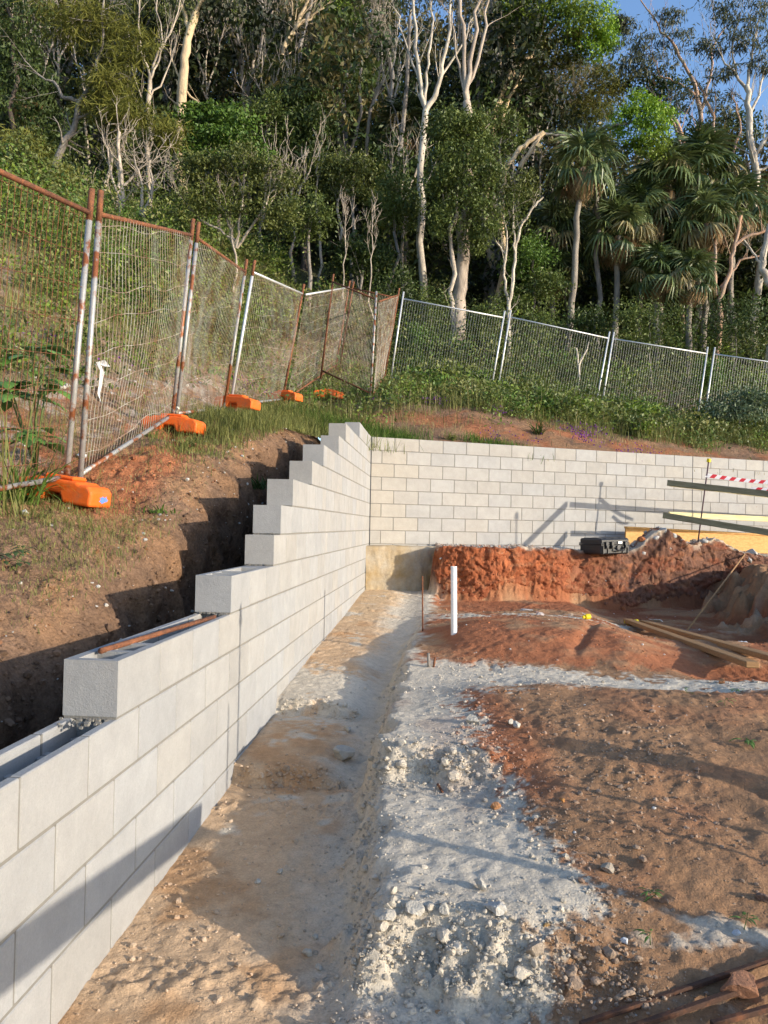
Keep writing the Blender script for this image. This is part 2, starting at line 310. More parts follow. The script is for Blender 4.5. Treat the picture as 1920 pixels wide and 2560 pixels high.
# ---------------------------------------------------------------- terrain: excavated ground
def facey(x): return np.interp(x, [.9, 1.3, 1.9, 2.77, 3.38, 4.69, 6.2, 9.5], [-.64, -.70, -.66, -.28, .0, .60, 1.28, 2.8])
def dig(x, y, detail=True):
    n1 = fbm(x * 2.2, y * 2.2, 101); n2 = fbm(x * 7, y * 7, 102); n3 = fbm(x * 22, y * 22, 103, 3); n4 = fbm(x * 55, y * 55, 104, 2)
    yj = y + .10 * n1 + .08 * n2
    F = np.interp(yj, [-14, -9.3, -8.25, -7.50, -7.44, -6.42, -6.36, -5.5, -4.35, -3, -1.1, 0], [.12, .2, .25, .285, .375, .40, .49, .53, .585, .635, .73, .75])
    F2 = np.interp(y, [-14, -9.3, -8.25, -6.35, -4.35, -3, 0], [.12, .2, .25, .42, .56, .63, .75])
    F = F * (1 - ss(.42, .66, x)) + F2 * ss(.42, .66, x)
    F = F - .025 * np.exp(-((x - .66) / .2) ** 2)
    xb = np.interp(y, [-9.2, -8.95, -8, -6.1, -5, -4, -1.4, 0], [.86, .86, .80, .78, .80, .88, 1.0, 1.02]) + .10 * n2 + .05 * n1
    r1 = ss(-9.19, -8.92, yj + .03 * n3); r2 = ss(-7.90, -7.68, yj + .03 * n3)
    Bn = .215 + .205 * r1 + .155 * r2 + .03 * ss(-8.9, -8, y)
    Bn = Bn * (1 - ss(-6.4, -5.4, y)) + .66 * ss(-6.4, -5.4, y)
    s = ss(-.10, .07, x - xb)
    z = F * (1 - s) + Bn * s
    # near brown mound
    xm = np.interp(y, [-9.6, -9.0, -8.75, -8.55, -7.97, -7.1, -6.5], [1.28, 1.42, 1.66, 1.55, 1.34, 1.24, 1.15]) + .12 * n1 + .06 * n2
    Mz = np.interp(y, [-12, -9.3, -8.9, -8.4, -7.8, -7.0, -6.6, -6.2, -5.7, -4.9, -4.2, -3.4, -2.2, 0], [.2, .25, .34, .47, .57, .665, .68, .625, .64, .76, .77, .68, .655, .65])
    wm = ss(-.25, .35, x - xm)
    Mz = Mz + .035 * n1 * ss(1.2, 2, x)
    z = z * (1 - wm) + Mz * wm
    # far red mound narrows towards the trench
    far = ss(-5.9, -5.2, y)
    z = z + .05 * far * np.exp(-((x - 1.9) / .8) ** 2) * ss(-2.2, -3, y)
    z = z - .11 * ss(2.5, 3.2, x) * ss(-6.1, -5.4, y) * ss(-2.4, -3.2, y)
    # pit at the right, spoil walls round it
    z = z - .13 * ss(2.7, 3.4, x + .2 * n1) * ss(-4.0, -3.0, y + .2 * n1) 
    z = z + .66 * ss(4.6, 5.7, x - .25 * np.clip(y + 1, 0, 3) + .45 * n1 + .35 * n2) * ss(-3.9, -2.9, y + .4 * n1) 
    z = z + .72 * np.exp(-(((x - 4.0) / .7) ** 2 + ((y + 10.35) / .45) ** 2)) + .35 * ss(4.2, 6, x) * ss(-6, -9, y)  # first term: unseen heap, added to throw shade on the near ground
    # red clay face with the flat bench up to the footing
    ty = facey(x) + .07 * n1 + .04 * n2
    pw = x * CA + y * SA; ow = x * SA - y * CA
    top = 1.385 + .025 * n2 + .02 * n1 - .06 * ss(2.2, 3.2, pw) + .40 * np.exp(-((pw - 4.30) / .40) ** 2 - ((ow - 1.13) / .26) ** 2) + .22 * np.exp(-((pw - 5.25) / .5) ** 2 - ((ow - 1.15) / .3) ** 2) - .05 * ss(5.6, 6.5, pw)
    fm_ = ss(-.02, .17, y - ty) * ss(.93, 1.05, x + .09 * n2)
    fm2 = fm_
    z = z * (1 - fm_) + np.maximum(top, z) * fm_
    if detail:
        g = ss(.1, -.35, fbm(x * 1.1 + 9, y * 1.1, 111))          # smoother trodden places
        z = z + (.014 * n3 + .008 * n4 + .012 * np.abs(n2)) * (.5 + .6 * (1 - g)) * (.55 + .15 * wm) + .009 * n2 * wm + (.03 * np.abs(n3) + .012 * n4) * np.clip(4 * r1 * (1 - r1) + 4 * r2 * (1 - r2), 0, 1) * (1 - wm)
        ft = np.sin((x * .6 + y) * 19 + 5 * n1 + 3 * n2) * np.cos((x - y * .4) * 15) ; z = z + .009 * ft * ss(2.0, 2.5, x) * ss(-9.4, -8.9, y) * ss(-7.5, -8.0, y)
        track = np.exp(-((x - (2.3 + .25 * np.sin(y * 1.3))) / .05) ** 2) * ss(-5.6, -5.2, y) * ss(-3.6, -4.0, y); z = z - .03 * track
    return z, s, wm, fm2, xm, n1, n2, n3
def digcol(x, y, z, s, wm, fm_, xm, n1, n2, n3):
    c = np.broadcast_to(GREYD, x.shape + (3,)).copy()
    tn = ss(.66, .3, x - .16 * ss(-7.6, -8.6, y) + .22 * n1 + .1 * n2) * ss(-.32, .12, n2 + n1 * .8 + .45 + .25 * ss(-7.2, -7.8, y))
    c = mixc(c, TAN, np.clip(tn * 1.1, 0, 1))
    c = mixc(c, np.array([.48, .27, .13]), tn * ss(.05, .35, fbm(x * 3, y * 3, 121)) * .8)
    c = mixc(c, np.array([.55, .40, .24]), tn * ss(-4, -2, y) * .6)
    c = mixc(c, np.array([.40, .30, .23]), s * ss(.12, .4, fbm(x * 2.6 + 5, y * 2.6, 123)) * (1 - wm) * .6)
    br = mixc(np.broadcast_to(BROWN, x.shape + (3,)), RED, ss(.1, .5, fbm(x * 1.3, y * 1.3, 125) + .25 * n2) * .35)
    br = mixc(br, RED * .95, ss(.42, .1, x - xm) * ss(-8.3, -7.9, y) * .9)
    n5 = fbm(x * 38, y * 38, 135, 3); c = mixc(c, br, ss(-.03, .05, x - xm + .18 * n2 + .10 * n3 + .16 * n5))
    # lime dust: streak behind the mound, patches bottom right
    yl = -6.12 - .06 * (x - 2) + .15 * n1
    st = np.exp(-((y - yl) / (.34 + .25 * ss(2.2, 1.2, x))) ** 2) * ss(-.45, .1, n2 + .35)
    c = mixc(c, GREYD * 1.02, ss(.30, .62, st + .35 * n3 + .35 * n5))
    redm = ss(-5.7, -5.55, y + .2 * n2 + .10 * n3 + .1 * fbm(x * 38, y * 38, 136, 3)) * ss(.80, 1.0, x + .2 * n2 - .05 * np.clip(y + 4, 0, 3))
    c = mixc(c, mixc(np.broadcast_to(RED * .92, x.shape + (3,)), BROWN * 1.25, ss(-.1, .35, n1)), redm)
    l2 = redm * np.exp(-((y + 2.9 - .25 * (x - 1.2) + .25 * n1) / .4) ** 2) * ss(.0, .35, n2 + .35 * ss(3, 1.2, x)) * .85
    c = mixc(c, GREYD, ss(.25, .6, l2 + .3 * n5))
    l3 = .8 * np.exp(-((y + 8.84 + .10 * (x - 1.8) + .12 * n1) / .07) ** 2) * ss(1.4, 1.7, x) * ss(-.3, .2, n2)
    l4 = ss(.1, .4, fbm(x * 2.1 + 7, y * 2.1, 127)) * ss(-8.9, -9.1, y) * .15
    c = mixc(c, GREYD * .95, ss(.2, .6, l3 * .8 + l4 + .3 * n5 + .2 * n3) * .8)
    pit = ss(2.9, 3.6, x) * ss(-4.2, -3.2, y)
    c = mixc(c, mixc(np.broadcast_to(RED * .55, x.shape + (3,)), BROWN * .9, ss(-.2, .2, n1)), pit * .8)
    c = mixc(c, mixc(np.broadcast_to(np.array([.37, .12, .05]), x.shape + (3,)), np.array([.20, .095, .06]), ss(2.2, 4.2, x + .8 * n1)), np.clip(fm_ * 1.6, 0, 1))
    bt = fm_ * ss(.85, 1, fm_) * ss(-.25, .15, n2 + n1 * .4 - .05)
    c = mixc(c, GREYD * .9, bt * .75)
    return c
xs = np.concatenate([np.linspace(-.05, 4.6, 330), np.linspace(4.62, 9.5, 110)])
ys = np.concatenate([np.linspace(-14, -10.1, 40), np.linspace(-10.05, -7.0, 250), np.linspace(-6.985, -1.42, 320), np.linspace(-1.41, -.45, 190), np.linspace(-.44, .12, 30)])
X, Y = np.meshgrid(xs, ys); Y = Y + WT * np.clip(X, 0, 9.5) * ss(-3.5, -.6, Y); Z, s_, wm_, fm_, xm_, n1_, n2_, n3_ = dig(X, Y)
col = digcol(X, Y, Z, s_, wm_, fm_, xm_, n1_, n2_, n3_)
fe = 4 * fm_ * (1 - fm_)                                        # crumbly relief across the sheer faces
Yd = Y + fe * (.08 * fbm(X * 5, Z * 6, 131) + .05 * np.abs(fbm(X * 14, Z * 16, 132)) + .022 * fbm(X * 40, Z * 40, 133))
mk('ground', np.stack([X, Yd, Z], -1), grid(len(xs), len(ys)), mat=M_EARTH, col=col.reshape(-1, 3), smooth=True)['kind'] = 'structure'
fx = np.arange(1.0, 6.6, .012); fyl = facey(fx); fyl = fyl + .07 * fbm(fx * 2.2, fyl * 2.2, 101) + .02 * fbm(fx * 7, fyl * 7, 102)
sy = np.arange(.02, fyl[0] + .05, -.012); sx = 1.0 + .02 * fbm(sy * 6, sy * 0, 138); aa = np.linspace(0, PI / 2, 8)
PX = np.concatenate([sx, sx[-1] + .05 * (1 - np.cos(aa)), fx[5:]]); PY = np.concatenate([sy, sy[-1] - (sy[-1] - fyl[5]) * np.sin(aa), fyl[5:]])
tx = np.gradient(PX); tyy = np.gradient(PY); ln_ = np.hypot(tx, tyy); k5 = np.ones(51) / 51; NX = np.convolve(tyy / ln_, k5, 'same'); NY = np.convolve(-tx / ln_, k5, 'same'); ln_ = np.hypot(NX, NY) + 1e-6; NX /= ln_; NY /= ln_
zt_ = dig(PX - NX * .20, PY - NY * .20)[0]; zb_ = dig(PX + NX * .10, PY + NY * .10)[0] - .05; zt_ = np.minimum(zt_, np.maximum(zt_, 0)); S_ = np.cumsum(ln_ * 0 + .012)
nt_ = 64; tt = np.linspace(0, 1.22, nt_); FX, FY, FZ = [], [], []
for t in tt:
    tc = min(t, 1.0); z = zb_ + (zt_ - zb_) * tc + .006; inn = .05 + .07 * tc ** 2 + max(0, t - 1.0) * .9
    wx = S_ + .05 * fbm(S_ * 5, z * 5, 146); wz = z + .05 * fbm(S_ * 5, z * 5, 147); c1, e1 = cell(wx * 6 - wz * 2, wz * 9, 150); c2, e2 = cell(wx * 15, wz * 19 + wx * 3, 160); d = .05 * fbm(S_ * 3.2, z * 5, 131) + .026 * c1 - .03 * e1 + .015 * c2 - .014 * e2 + .02 * np.abs(fbm(S_ * 12, z * 17, 132)) + .012 * fbm(S_ * 45, z * 45, 134, 2) + .03; d = d * (1 - ss(.97, 1.1, t)) * ss(-.05, .1, t)
    FX.append(PX - NX * inn + NX * d); FY.append(PY - NY * inn + NY * d); FZ.append(z + (.012 * fbm(PX * 9, S_ * 0 + t * 7, 139) if t > .9 else 0) - max(0, t - 1.12) * .4)
FX, FY, FZ = np.array(FX), np.array(FY), np.array(FZ); SS, TT = np.meshgrid(S_, tt)
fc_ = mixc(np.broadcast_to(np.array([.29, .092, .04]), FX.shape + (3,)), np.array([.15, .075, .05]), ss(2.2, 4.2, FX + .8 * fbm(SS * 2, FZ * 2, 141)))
fc_ = mixc(fc_, np.array([.21, .066, .033]), ss(.0, .3, fbm(SS * 3, FZ * 9, 142)) * .6); fc_ = mixc(fc_, np.array([.33, .15, .075]), ss(.15, .4, fbm(SS * 12, FZ * 12, 143)) * .5)
fc_ = mixc(fc_, GREYD * .9, ss(.93, 1.02, TT + .10 * fbm(SS * 6, TT * 6, 144)) * ss(-.2, .2, fbm(SS * 3, TT, 145) + .1) * .8)
mk('clay_face', np.stack([FX, FY, FZ], -1), grid(len(S_), nt_), mat=M_EARTH, col=fc_.reshape(-1, 3), smooth=True)['kind'] = 'structure'
gz = lambda x, y: float(dig(np.array([float(x)]), np.array([float(y)]))[0][0])
hz = lambda x, y: float(hill(np.array([float(x)]), np.array([float(y)]))[0])
o = mk('terrain', [(-600, -600, -.1), (600, -600, -.1), (600, 600, -.1), (-600, 600, -.1)], [[0, 1, 2, 3]], mat=mat('plain_soil', (.2, .14, .09), .95, noise=[(.05, .3)])); o['kind'] = 'structure'
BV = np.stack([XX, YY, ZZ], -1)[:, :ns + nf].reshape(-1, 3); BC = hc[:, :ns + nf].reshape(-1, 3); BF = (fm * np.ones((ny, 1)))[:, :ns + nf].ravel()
# ---------------------------------------------------------------- block walls
rng = np.random.default_rng(7)
def bcol(warm=0, b0=.295, b1=.325):
    b_ = rng.uniform(b0, b1); k = rng.uniform(-.006, .008) + warm
    return np.array([b_ + k, b_ * .985, b_ * .955 - k * 1.4])
J = .010; TH = .19
def block(mb, a, b_, z0, open_top, axis, c):
    # axis 'y': wall thickness in x (-.19..0), length along y; axis 'x': thickness in y (0...19), length along x
    def bx(l0, l1, t0, t1, h0, h1, bev=.0035):
        if axis == 'y': mb.box((-TH + t0, l0, h0), (-TH + t1, l1, h1), c, bev)
        else: mb.box((l0, t0, h0), (l1, t1, h1), c, bev)
    if not open_top: bx(a, b_, 0, TH, z0, z0 + .19); return
    if open_top == 'end':
        ls = [a, a + .034, (a + b_) / 2 - .017, (a + b_) / 2 + .017, b_ - .034, b_] if b_ - a > .3 else [a, a + .034, b_ - .034, b_]
        ts = [0, .034, TH - .034, TH]; zt_ = z0 + .19
        def P3(l, t, h): return (-TH + t, l, h) if axis == 'y' else (l, t, h)
        def quad(*p): mb.add(np.array(p), [[0, 1, 2, 3]], None, c)
        for i in range(len(ls) - 1):
            for j in range(3):
                if i % 2 == 1 and j == 1:
                    l0, l1, t0, t1 = ls[i], ls[i + 1], ts[1], ts[2]
                    for (x0, y0), (x1, y1) in (((l0, t0), (l1, t0)), ((l1, t0), (l1, t1)), ((l1, t1), (l0, t1)), ((l0, t1), (l0, t0))): quad(P3(x0, y0, zt_), P3(x1, y1, zt_), P3(x1, y1, z0 - .1), P3(x0, y0, z0 - .1))
                else: quad(P3(ls[i], ts[j], zt_), P3(ls[i + 1], ts[j], zt_), P3(ls[i + 1], ts[j + 1], zt_), P3(ls[i], ts[j + 1], zt_))
        for (x0, y0), (x1, y1) in (((a, 0), (b_, 0)), ((b_, 0), (b_, TH)), ((b_, TH), (a, TH)), ((a, TH), (a, 0))): quad(P3(x0, y0, z0), P3(x1, y1, z0), P3(x1, y1, zt_), P3(x0, y0, zt_))
        return
    bx(a, b_, 0, .034, z0, z0 + .19); bx(a, b_, TH - .034, TH, z0, z0 + .19)
    L = b_ - a; wbs = [0, L / 2 - .016, L - .032] if L > .3 else [0, L - .032]
    for k, q in enumerate(wbs):
        bx(a + q, a + q + .032, .034, TH - .034, z0, z0 + (.187 if open_top == 'end' and k == 0 else .125), .002)
ENDS = {1: -1.6, 2: -3.0, 3: -3.55, 4: -4.55, 5: -5.15, 6: -5.95, 7: -6.35, 8: -6.55, 9: -7.55, 10: -8.95}
wl = thing('block_wall', (0, 0, .4), 'long pale grey block wall stepping down course by course beside the trench', 'wall')
mb = MB(); mo = MB(); CJ = -4.34
for k in range(1, 16):
    z0 = 3.0 - .2 * k; e = ENDS.get(k, -12.2); eu = ENDS.get(k - 1, 0) if k > 1 else 0
    ph = -8.95 + (.2 if k % 2 else 0)
    per = [ph + .4 * i for i in range(-10, 14) if e + .05 < ph + .4 * i < CJ - .05]
    per2 = [-.4 * i + (.2 if k % 2 == 0 else 0) for i in range(1, 12)]
    per += [CJ] if e < CJ - .02 else []
    per += [p for p in per2 if max(e, CJ) + .05 < p < -.05]; per = sorted(per)
    edges = [e - J / 2] + per + [-.012 + J / 2]
    for i, (a, b_) in enumerate(zip(edges[:-1], edges[1:])):
        lo, hi = a + J / 2 + rng.uniform(-.0012, .0012), b_ - J / 2 + rng.uniform(-.0012, .0012)
        if abs(a - CJ) < .001: lo -= .002
        op = None
        if k <= 10 and (lo + hi) / 2 < eu: op = 'end' if i == 0 else 'mid'
        if k == 11 and (lo + hi) / 2 < eu + .1: op = 'mid'
        block(mb, lo, hi, z0, op, 'y', bcol(.004))
    zt = z0 + .19
    top_z0 = z0 - .01
    mo.box((-TH + .003, e + .003, top_z0), (-.0035, -.013, z0 + .001))          # bed joint
    for p in per:
        if abs(p - CJ) < .001: continue
        mo.box((-.034, p - J / 2 - .0005, z0 + .001), (-.0036, p + J / 2 + .0005, zt - .0015)); mo.box((-TH + .0036, p - J / 2 - .0005, z0 + .001), (-TH + .034, p + J / 2 + .0005, zt - .0015))
mb.build('blocks', M_BLOCK, wl, origin=(0, 0, .4)); mo.build('mortar_joints', M_MORTAR, wl, usecol=False, origin=(0, 0, .4))
sj = MB(); sj.box((-.02, CJ - .004, .5), (-.002, CJ + .004, 2.398)); sj.build('expansion_joint', mat('grey_sealant', (.25, .24, .23), .7), wl, usecol=False, origin=(0, 0, .4))
mb_ = MB(); rr = np.random.default_rng(3)                                     # mortar crumbs left on the stepped ends
for k in (9, 10, 8, 7):
    e = ENDS[k]; z0 = 3 - .2 * k
    for i in range(26):
        p = np.array([rr.uniform(-.185, -.02), e - rr.uniform(0, .02) - (rr.uniform(0, .09) if k == 10 else 0), z0 - .012 + rr.uniform(0, .012)]); h = rr.uniform(.002, .006)
        mb_.box(p - h, p + h * np.array([1.6, 1.3, .8]))
mb_.build('mortar_crumbs', M_MORTAR, wl, usecol=False, origin=(0, 0, .4))
wb = thing('block_wall', (0, 0, 1.4), 'straight pale block wall running across below the bush slope', 'wall', rz=WA)
mb = MB(); mo = MB(); CJ2 = -.024 + .4 * 15
for k in range(1, 10):
    z0 = 3.0 - .2 * k; hh = .19
    per = [.376 + .4 * i - (.2 if k % 2 == 0 else 0) for i in range(0, 26)]
    if min(abs(q - CJ2) for q in per) > .01: per = sorted(per + [CJ2])
    per = [p for p in per if p < 10]
    edges = [.012 - J / 2] + per
    for a, b_ in zip(edges[:-1], edges[1:]):
        if b_ - a > .03: block(mb, a + J / 2, b_ - J / 2, z0, None, 'x', bcol(.010 + (.012 if a < .5 else 0), .335, .365))
    mo.box((.013, .0035, z0 - .01), (9.9, TH - .003, z0 + .001))
    for p in per[:-1]:
        mo.box((p - J / 2 - .0005, .0036, z0 + .001), (p + J / 2 + .0005, TH - .0036, z0 + .1885))
mb.build('blocks', M_BLOCK, wb, origin=(0, 0, 1.4)); mo.build('mortar_joints', M_MORTAR, wb, usecol=False, origin=(0, 0, 1.4))
sj = MB(); sj.box((-.004, -.003, 1.4), (.0115, .03, 2.99)); sj.box((CJ2 - .005, -.0005, 1.5), (CJ2 + .005, .003, 2.99)); sj.build('joint_sealant', M_SEAL, wb, usecol=False, origin=(0, 0, 1.4))
# concrete footing under the back wall
xs_ = np.linspace(-.19, 1.7, 120); pr = []
fv = []; nz_ = 30
for iz in range(nz_ + 8):
    for x in xs_:
        if iz < nz_:
            z = .45 + (1.375 - .45) * iz / (nz_ - 1); y = -.42
        else: z = 1.375; y = -.42 + .46 * (iz - nz_ + 1) / 8
        d = fbm(np.array([x * 5]), np.array([(z + y) * 5]), 140)[0]; d2 = fbm(np.array([x * 17]), np.array([(z + y) * 17]), 141)[0]
        rnd = .02 if iz in (nz_ - 1,) else 0
        fv.append((x, y + .03 * d + .012 * d2 + rnd - .03 * ((1.375 - z)) , z + (.012 * d + .008 * d2 if iz >= nz_ - 1 else 0)))
o = mk('concrete_footing', fv, grid(len(xs_), nz_ + 8), mat=M_CONC, smooth=True); tag(o, 'rough tan concrete footing under the back block wall in the corner', 'footing')
o.rotation_euler = (0, 0, WA)
# ---------------------------------------------------------------- stones and rubble
def ico(sub=0):
    p = (1 + 5 ** .5) / 2
    v = [(-1, p, 0), (1, p, 0), (-1, -p, 0), (1, -p, 0), (0, -1, p), (0, 1, p), (0, -1, -p), (0, 1, -p), (p, 0, -1), (p, 0, 1), (-p, 0, -1), (-p, 0, 1)]
    f = [(0, 11, 5), (0, 5, 1), (0, 1, 7), (0, 7, 10), (0, 10, 11), (1, 5, 9), (5, 11, 4), (11, 10, 2), (10, 7, 6), (7, 1, 8), (3, 9, 4), (3, 4, 2), (3, 2, 6), (3, 6, 8), (3, 8, 9), (4, 9, 5), (2, 4, 11), (6, 2, 10), (8, 6, 7), (9, 8, 1)]
    v = [np.array(q) / np.linalg.norm(q) for q in v]
    for _ in range(sub):
        cache = {}; nf_ = []
        def mid(a, b_):
            k = (min(a, b_), max(a, b_))
            if k not in cache: q = v[a] + v[b_]; cache[k] = len(v); v.append(q / np.linalg.norm(q))
            return cache[k]
        for a, b_, c in f:
            x, y, z = mid(a, b_), mid(b_, c), mid(c, a); nf_ += [(a, x, z), (b_, y, x), (c, z, y), (x, y, z)]
        f = nf_
    return np.array(v), np.array(f)
I0 = ico(0); I1 = ico(1); I3 = ico(3)
def rockshape(base, g, cuts=9):
    v = base.copy()
    for _ in range(cuts):
        n = g.normal(size=3); n /= np.linalg.norm(n); d = g.uniform(.45, .8); s = v @ n; v = v - np.outer(np.clip(s - d, 0, None), n)
    v = v * (1 + .10 * fbm(v[:, 0] * 2 + 7 * g.random(), v[:, 1] * 2 + v[:, 2] * 1.7, int(g.integers(999)), 3)[:, None])
    return v
g = np.random.default_rng(21)
SH0 = [rockshape(I0[0], g, 4) * g.uniform(.7, 1.1, 3) for _ in range(12)]
SH1 = [rockshape(I1[0], g, 7) * g.uniform(.7, 1.1, 3) for _ in range(8)]
def rotz(n, g_):
    q = g_.normal(size=(n, 4)); q /= np.linalg.norm(q, axis=1)[:, None]; a, b_, c, d = q.T
    return np.stack([np.stack([1 - 2 * (c * c + d * d), 2 * (b_ * c - a * d), 2 * (b_ * d + a * c)], -1), np.stack([2 * (b_ * c + a * d), 1 - 2 * (b_ * b_ + d * d), 2 * (c * d - a * b_)], -1), np.stack([2 * (b_ * d - a * c), 2 * (c * d + a * b_), 1 - 2 * (b_ * b_ + c * c)], -1)], 1)
def scatter(name, P, size, cols, shapes, faces, seed, label, sink=.35):
    g_ = np.random.default_rng(seed); n = len(P); Rt = rotz(n, g_); k = g_.integers(len(shapes), size=n); S_ = np.array(shapes)[k]
    v = np.einsum('nij,nvj->nvi', Rt, S_) * size[:, None, None] * np.array([1, 1, .8]) + (P + np.array([0, 0, 1]) * (size * (1 - 2 * sink))[:, None] * .5)[:, None]
    nv = S_.shape[1]; t = (faces[None] + (np.arange(n) * nv)[:, None, None]).reshape(-1, 3)
    o_ = mk(name, v, None, t, M_ROCK, col=np.repeat(cols, nv, 0)); tag(o_, label, 'rubble', kind='stuff'); return o_
def digpts(n, x0, x1, y0, y1, seed, dens=None):
    g_ = np.random.default_rng(seed); x = g_.uniform(x0, x1, n * 4); y = g_.uniform(y0, y1, n * 4)
    r = dig(x, y); d = dens(x, y, r) if dens else np.ones_like(x)
    k = np.nonzero(g_.random(n * 4) < d)[0][:n]
    z = r[0][k]; c = digcol(x[k], y[k], *[q[k] for q in r]); return np.stack([x[k], y[k], z], -1), c, g_
def edge_d(x, y, r):
    n = fbm(x * 1.6, y * 1.6, 150); s = r[1]
    e = 4 * s * (1 - s) * .9
    e = e + .9 * np.exp(-((y + 9.08) / .14) ** 2) * ss(.7, .9, x) * ss(2.0, 1.4, x) + .7 * np.exp(-((y + 7.86) / .10) ** 2) * ss(.75, .9, x) * ss(1.6, 1.3, x)
    e = e + .5 * np.exp(-((x - r[4]) / .12) ** 2) * ss(-9.3, -8.9, y)
    return np.clip(.03 + .12 * ss(0, .4, n) + e, 0, 1)
P, c, g_ = digpts(22000, .02, 2.3, -9.7, -5.5, 1, lambda x, y, r: np.clip(edge_d(x, y, r) + .18 * ss(-.2, .3, fbm(x * 3, y * 3, 151)), 0, 1) * ss(-6.2, -8, y) + edge_d(x, y, r) * .4)
sz = .0014 + .006 * g_.random(len(P)) ** 5 + .016 * (g_.random(len(P)) ** 26)
cc = c * .75 + np.array([.56, .51, .43]) * .25; cc *= g_.uniform(.75, 1.12, (len(P), 1))
scatter('pale_rubble', P, sz, cc, SH0, I0[1], 2, 'small pale crushed lime chips crumbled along the trench edges')
P, c, g_ = digpts(17000, 1.1, 6.2, -9.9, .6, 3, lambda x, y, r: np.clip(.15 + .4 * ss(0, .4, fbm(x * 2, y * 2, 155)), 0, 1) * ss(.0, .25, x - r[4] + .1))
sz = .002 + .007 * g_.random(len(P)) ** 5 + .014 * g_.random(len(P)) ** 24
cc = c * g_.uniform(.8, 1.25, (len(P), 1)); wh = g_.random(len(P)) < .06; cc[wh] = np.array([.55, .52, .48]) * g_.uniform(.7, 1.1, (wh.sum(), 1))
scatter('clay_clods', P, sz, cc, SH0, I0[1], 4, 'small brown clods and white chips strewn over the dirt mounds')
P, c, g_ = digpts(2400, .9, 6.6, -1.0, 2.6, 5, lambda x, y, r: (x * SA - y * CA > .06) * np.clip(r[3] * (.15 + .8 * ss(.0, .3, fbm(x * 2.2, y * 2.2, 158)) + .5 * np.exp(-((x * SA - y * CA - 1.05) / .16) ** 2) * ss(-.2, .2, fbm(x * 3, y * 3, 159)) + .6 * np.exp(-(((x - 4.45) / .45) ** 2 + ((y - .68) / .3) ** 2))), 0, 1))
P[:, 2] += .012; sz = .006 + .020 * g_.random(len(P)) ** 3; pk = np.exp(-(((P[:, 0] - 4.45) / .6) ** 2 + ((P[:, 1] - .68) / .35) ** 2)); sz = sz * (1 + 1.0 * pk * g_.random(len(P)) ** 3)
cc = np.where((g_.random(len(P)) < .6)[:, None], np.array([.44, .41, .375]), c) * g_.uniform(.75, 1.1, (len(P), 1))
scatter('bench_rubble', P, sz, cc, SH1, I1[1], 6, 'broken grey concrete rubble along the top of the red clay bench')
g_ = np.random.default_rng(18); fv_ = np.stack([X, Yd, Z], -1).reshape(-1, 3); ff_ = np.stack([FX, FY, FZ], -1).reshape(-1, 3); wf = ((TT < .98) * (1.1 - .8 * TT)).ravel()
k = g_.choice(len(ff_), 1700, p=wf / wf.sum()); P = ff_[k] + g_.normal(size=(len(k), 3)) * .006; sz = .004 + .015 * g_.random(len(k)) ** 4 + .02 * g_.random(len(k)) ** 20
scatter('face_crumbs', P, sz, fc_.reshape(-1, 3)[k] * g_.uniform(.75, 1.15, (len(k), 1)), SH1, I1[1], 19, 'red clay crumbs pressed into the cut face of the bench', sink=.5)
yy = Y + .10 * n1_ + .08 * n2_; w2 = (np.exp(-((yy + 9.05) / .09) ** 2) * ss(.78, .9, X) * ss(1.9, 1.4, X) + .7 * np.exp(-((yy + 7.79) / .07) ** 2) * ss(.72, .85, X) * ss(1.5, 1.25, X) + .12 * 4 * s_ * (1 - s_) * ss(-5, -6, Y) + .75 * np.exp(-((yy + 7.47) / .045) ** 2 - ((X - .33) / .28) ** 4) + .75 * np.exp(-((yy + 6.39) / .045) ** 2 - ((X - .33) / .28) ** 4)).ravel() * (fv_[:, 1] > -9.6)
k = g_.choice(len(fv_), 6500, p=w2 / w2.sum()); P = fv_[k] + g_.normal(size=(len(k), 3)) * .008; sz = .0025 + .009 * g_.random(len(k)) ** 4 + .024 * g_.random(len(k)) ** 40
scatter('ledge_rubble', P, sz, (col.reshape(-1, 3)[k] * .7 + np.array([.54, .48, .39]) * .3) * g_.uniform(.8, 1.12, (len(k), 1)), SH1, I1[1], 20, 'crumbled grey lumps along the steps of the trench and ledges', sink=.5)
g_ = np.random.default_rng(8); n = 2600; x = -.72 - g_.random(n) ** 1.3 * 3.2; y = g_.uniform(-9, 1.5, n); z = hill(x, y) - .01
k = fbm(x * 1.5, y * 1.5, 160) + g_.uniform(-.3, .3, n) > -.05; P = np.stack([x, y, z], -1)[k]
sz = .005 + .018 * g_.random(len(P)) ** 4; pg = ss(-1.7, -2.6, P[:, 0]); sz *= 1 + 1.0 * pg
cc = np.where((g_.random(len(P)) < .35 + .4 * pg)[:, None], np.array([.55, .52, .47]), np.array([.30, .14, .07])) * g_.uniform(.7, 1.1, (len(P), 1))
scatter('bank_gravel', P, sz, cc, SH0, I0[1], 9, 'white and rust coloured gravel loose on the cut bank')
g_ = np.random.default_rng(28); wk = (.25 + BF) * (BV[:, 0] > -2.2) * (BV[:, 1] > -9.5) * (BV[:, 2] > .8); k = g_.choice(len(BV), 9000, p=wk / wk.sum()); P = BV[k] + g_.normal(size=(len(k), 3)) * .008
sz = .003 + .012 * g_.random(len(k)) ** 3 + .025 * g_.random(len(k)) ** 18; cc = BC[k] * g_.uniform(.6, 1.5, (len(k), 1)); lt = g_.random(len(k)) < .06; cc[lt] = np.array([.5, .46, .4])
scatter('bank_crumbs', P, sz, cc, SH0, I0[1], 29, 'brown soil crumbs and pale grit stuck in the cut trench bank', sink=.5)
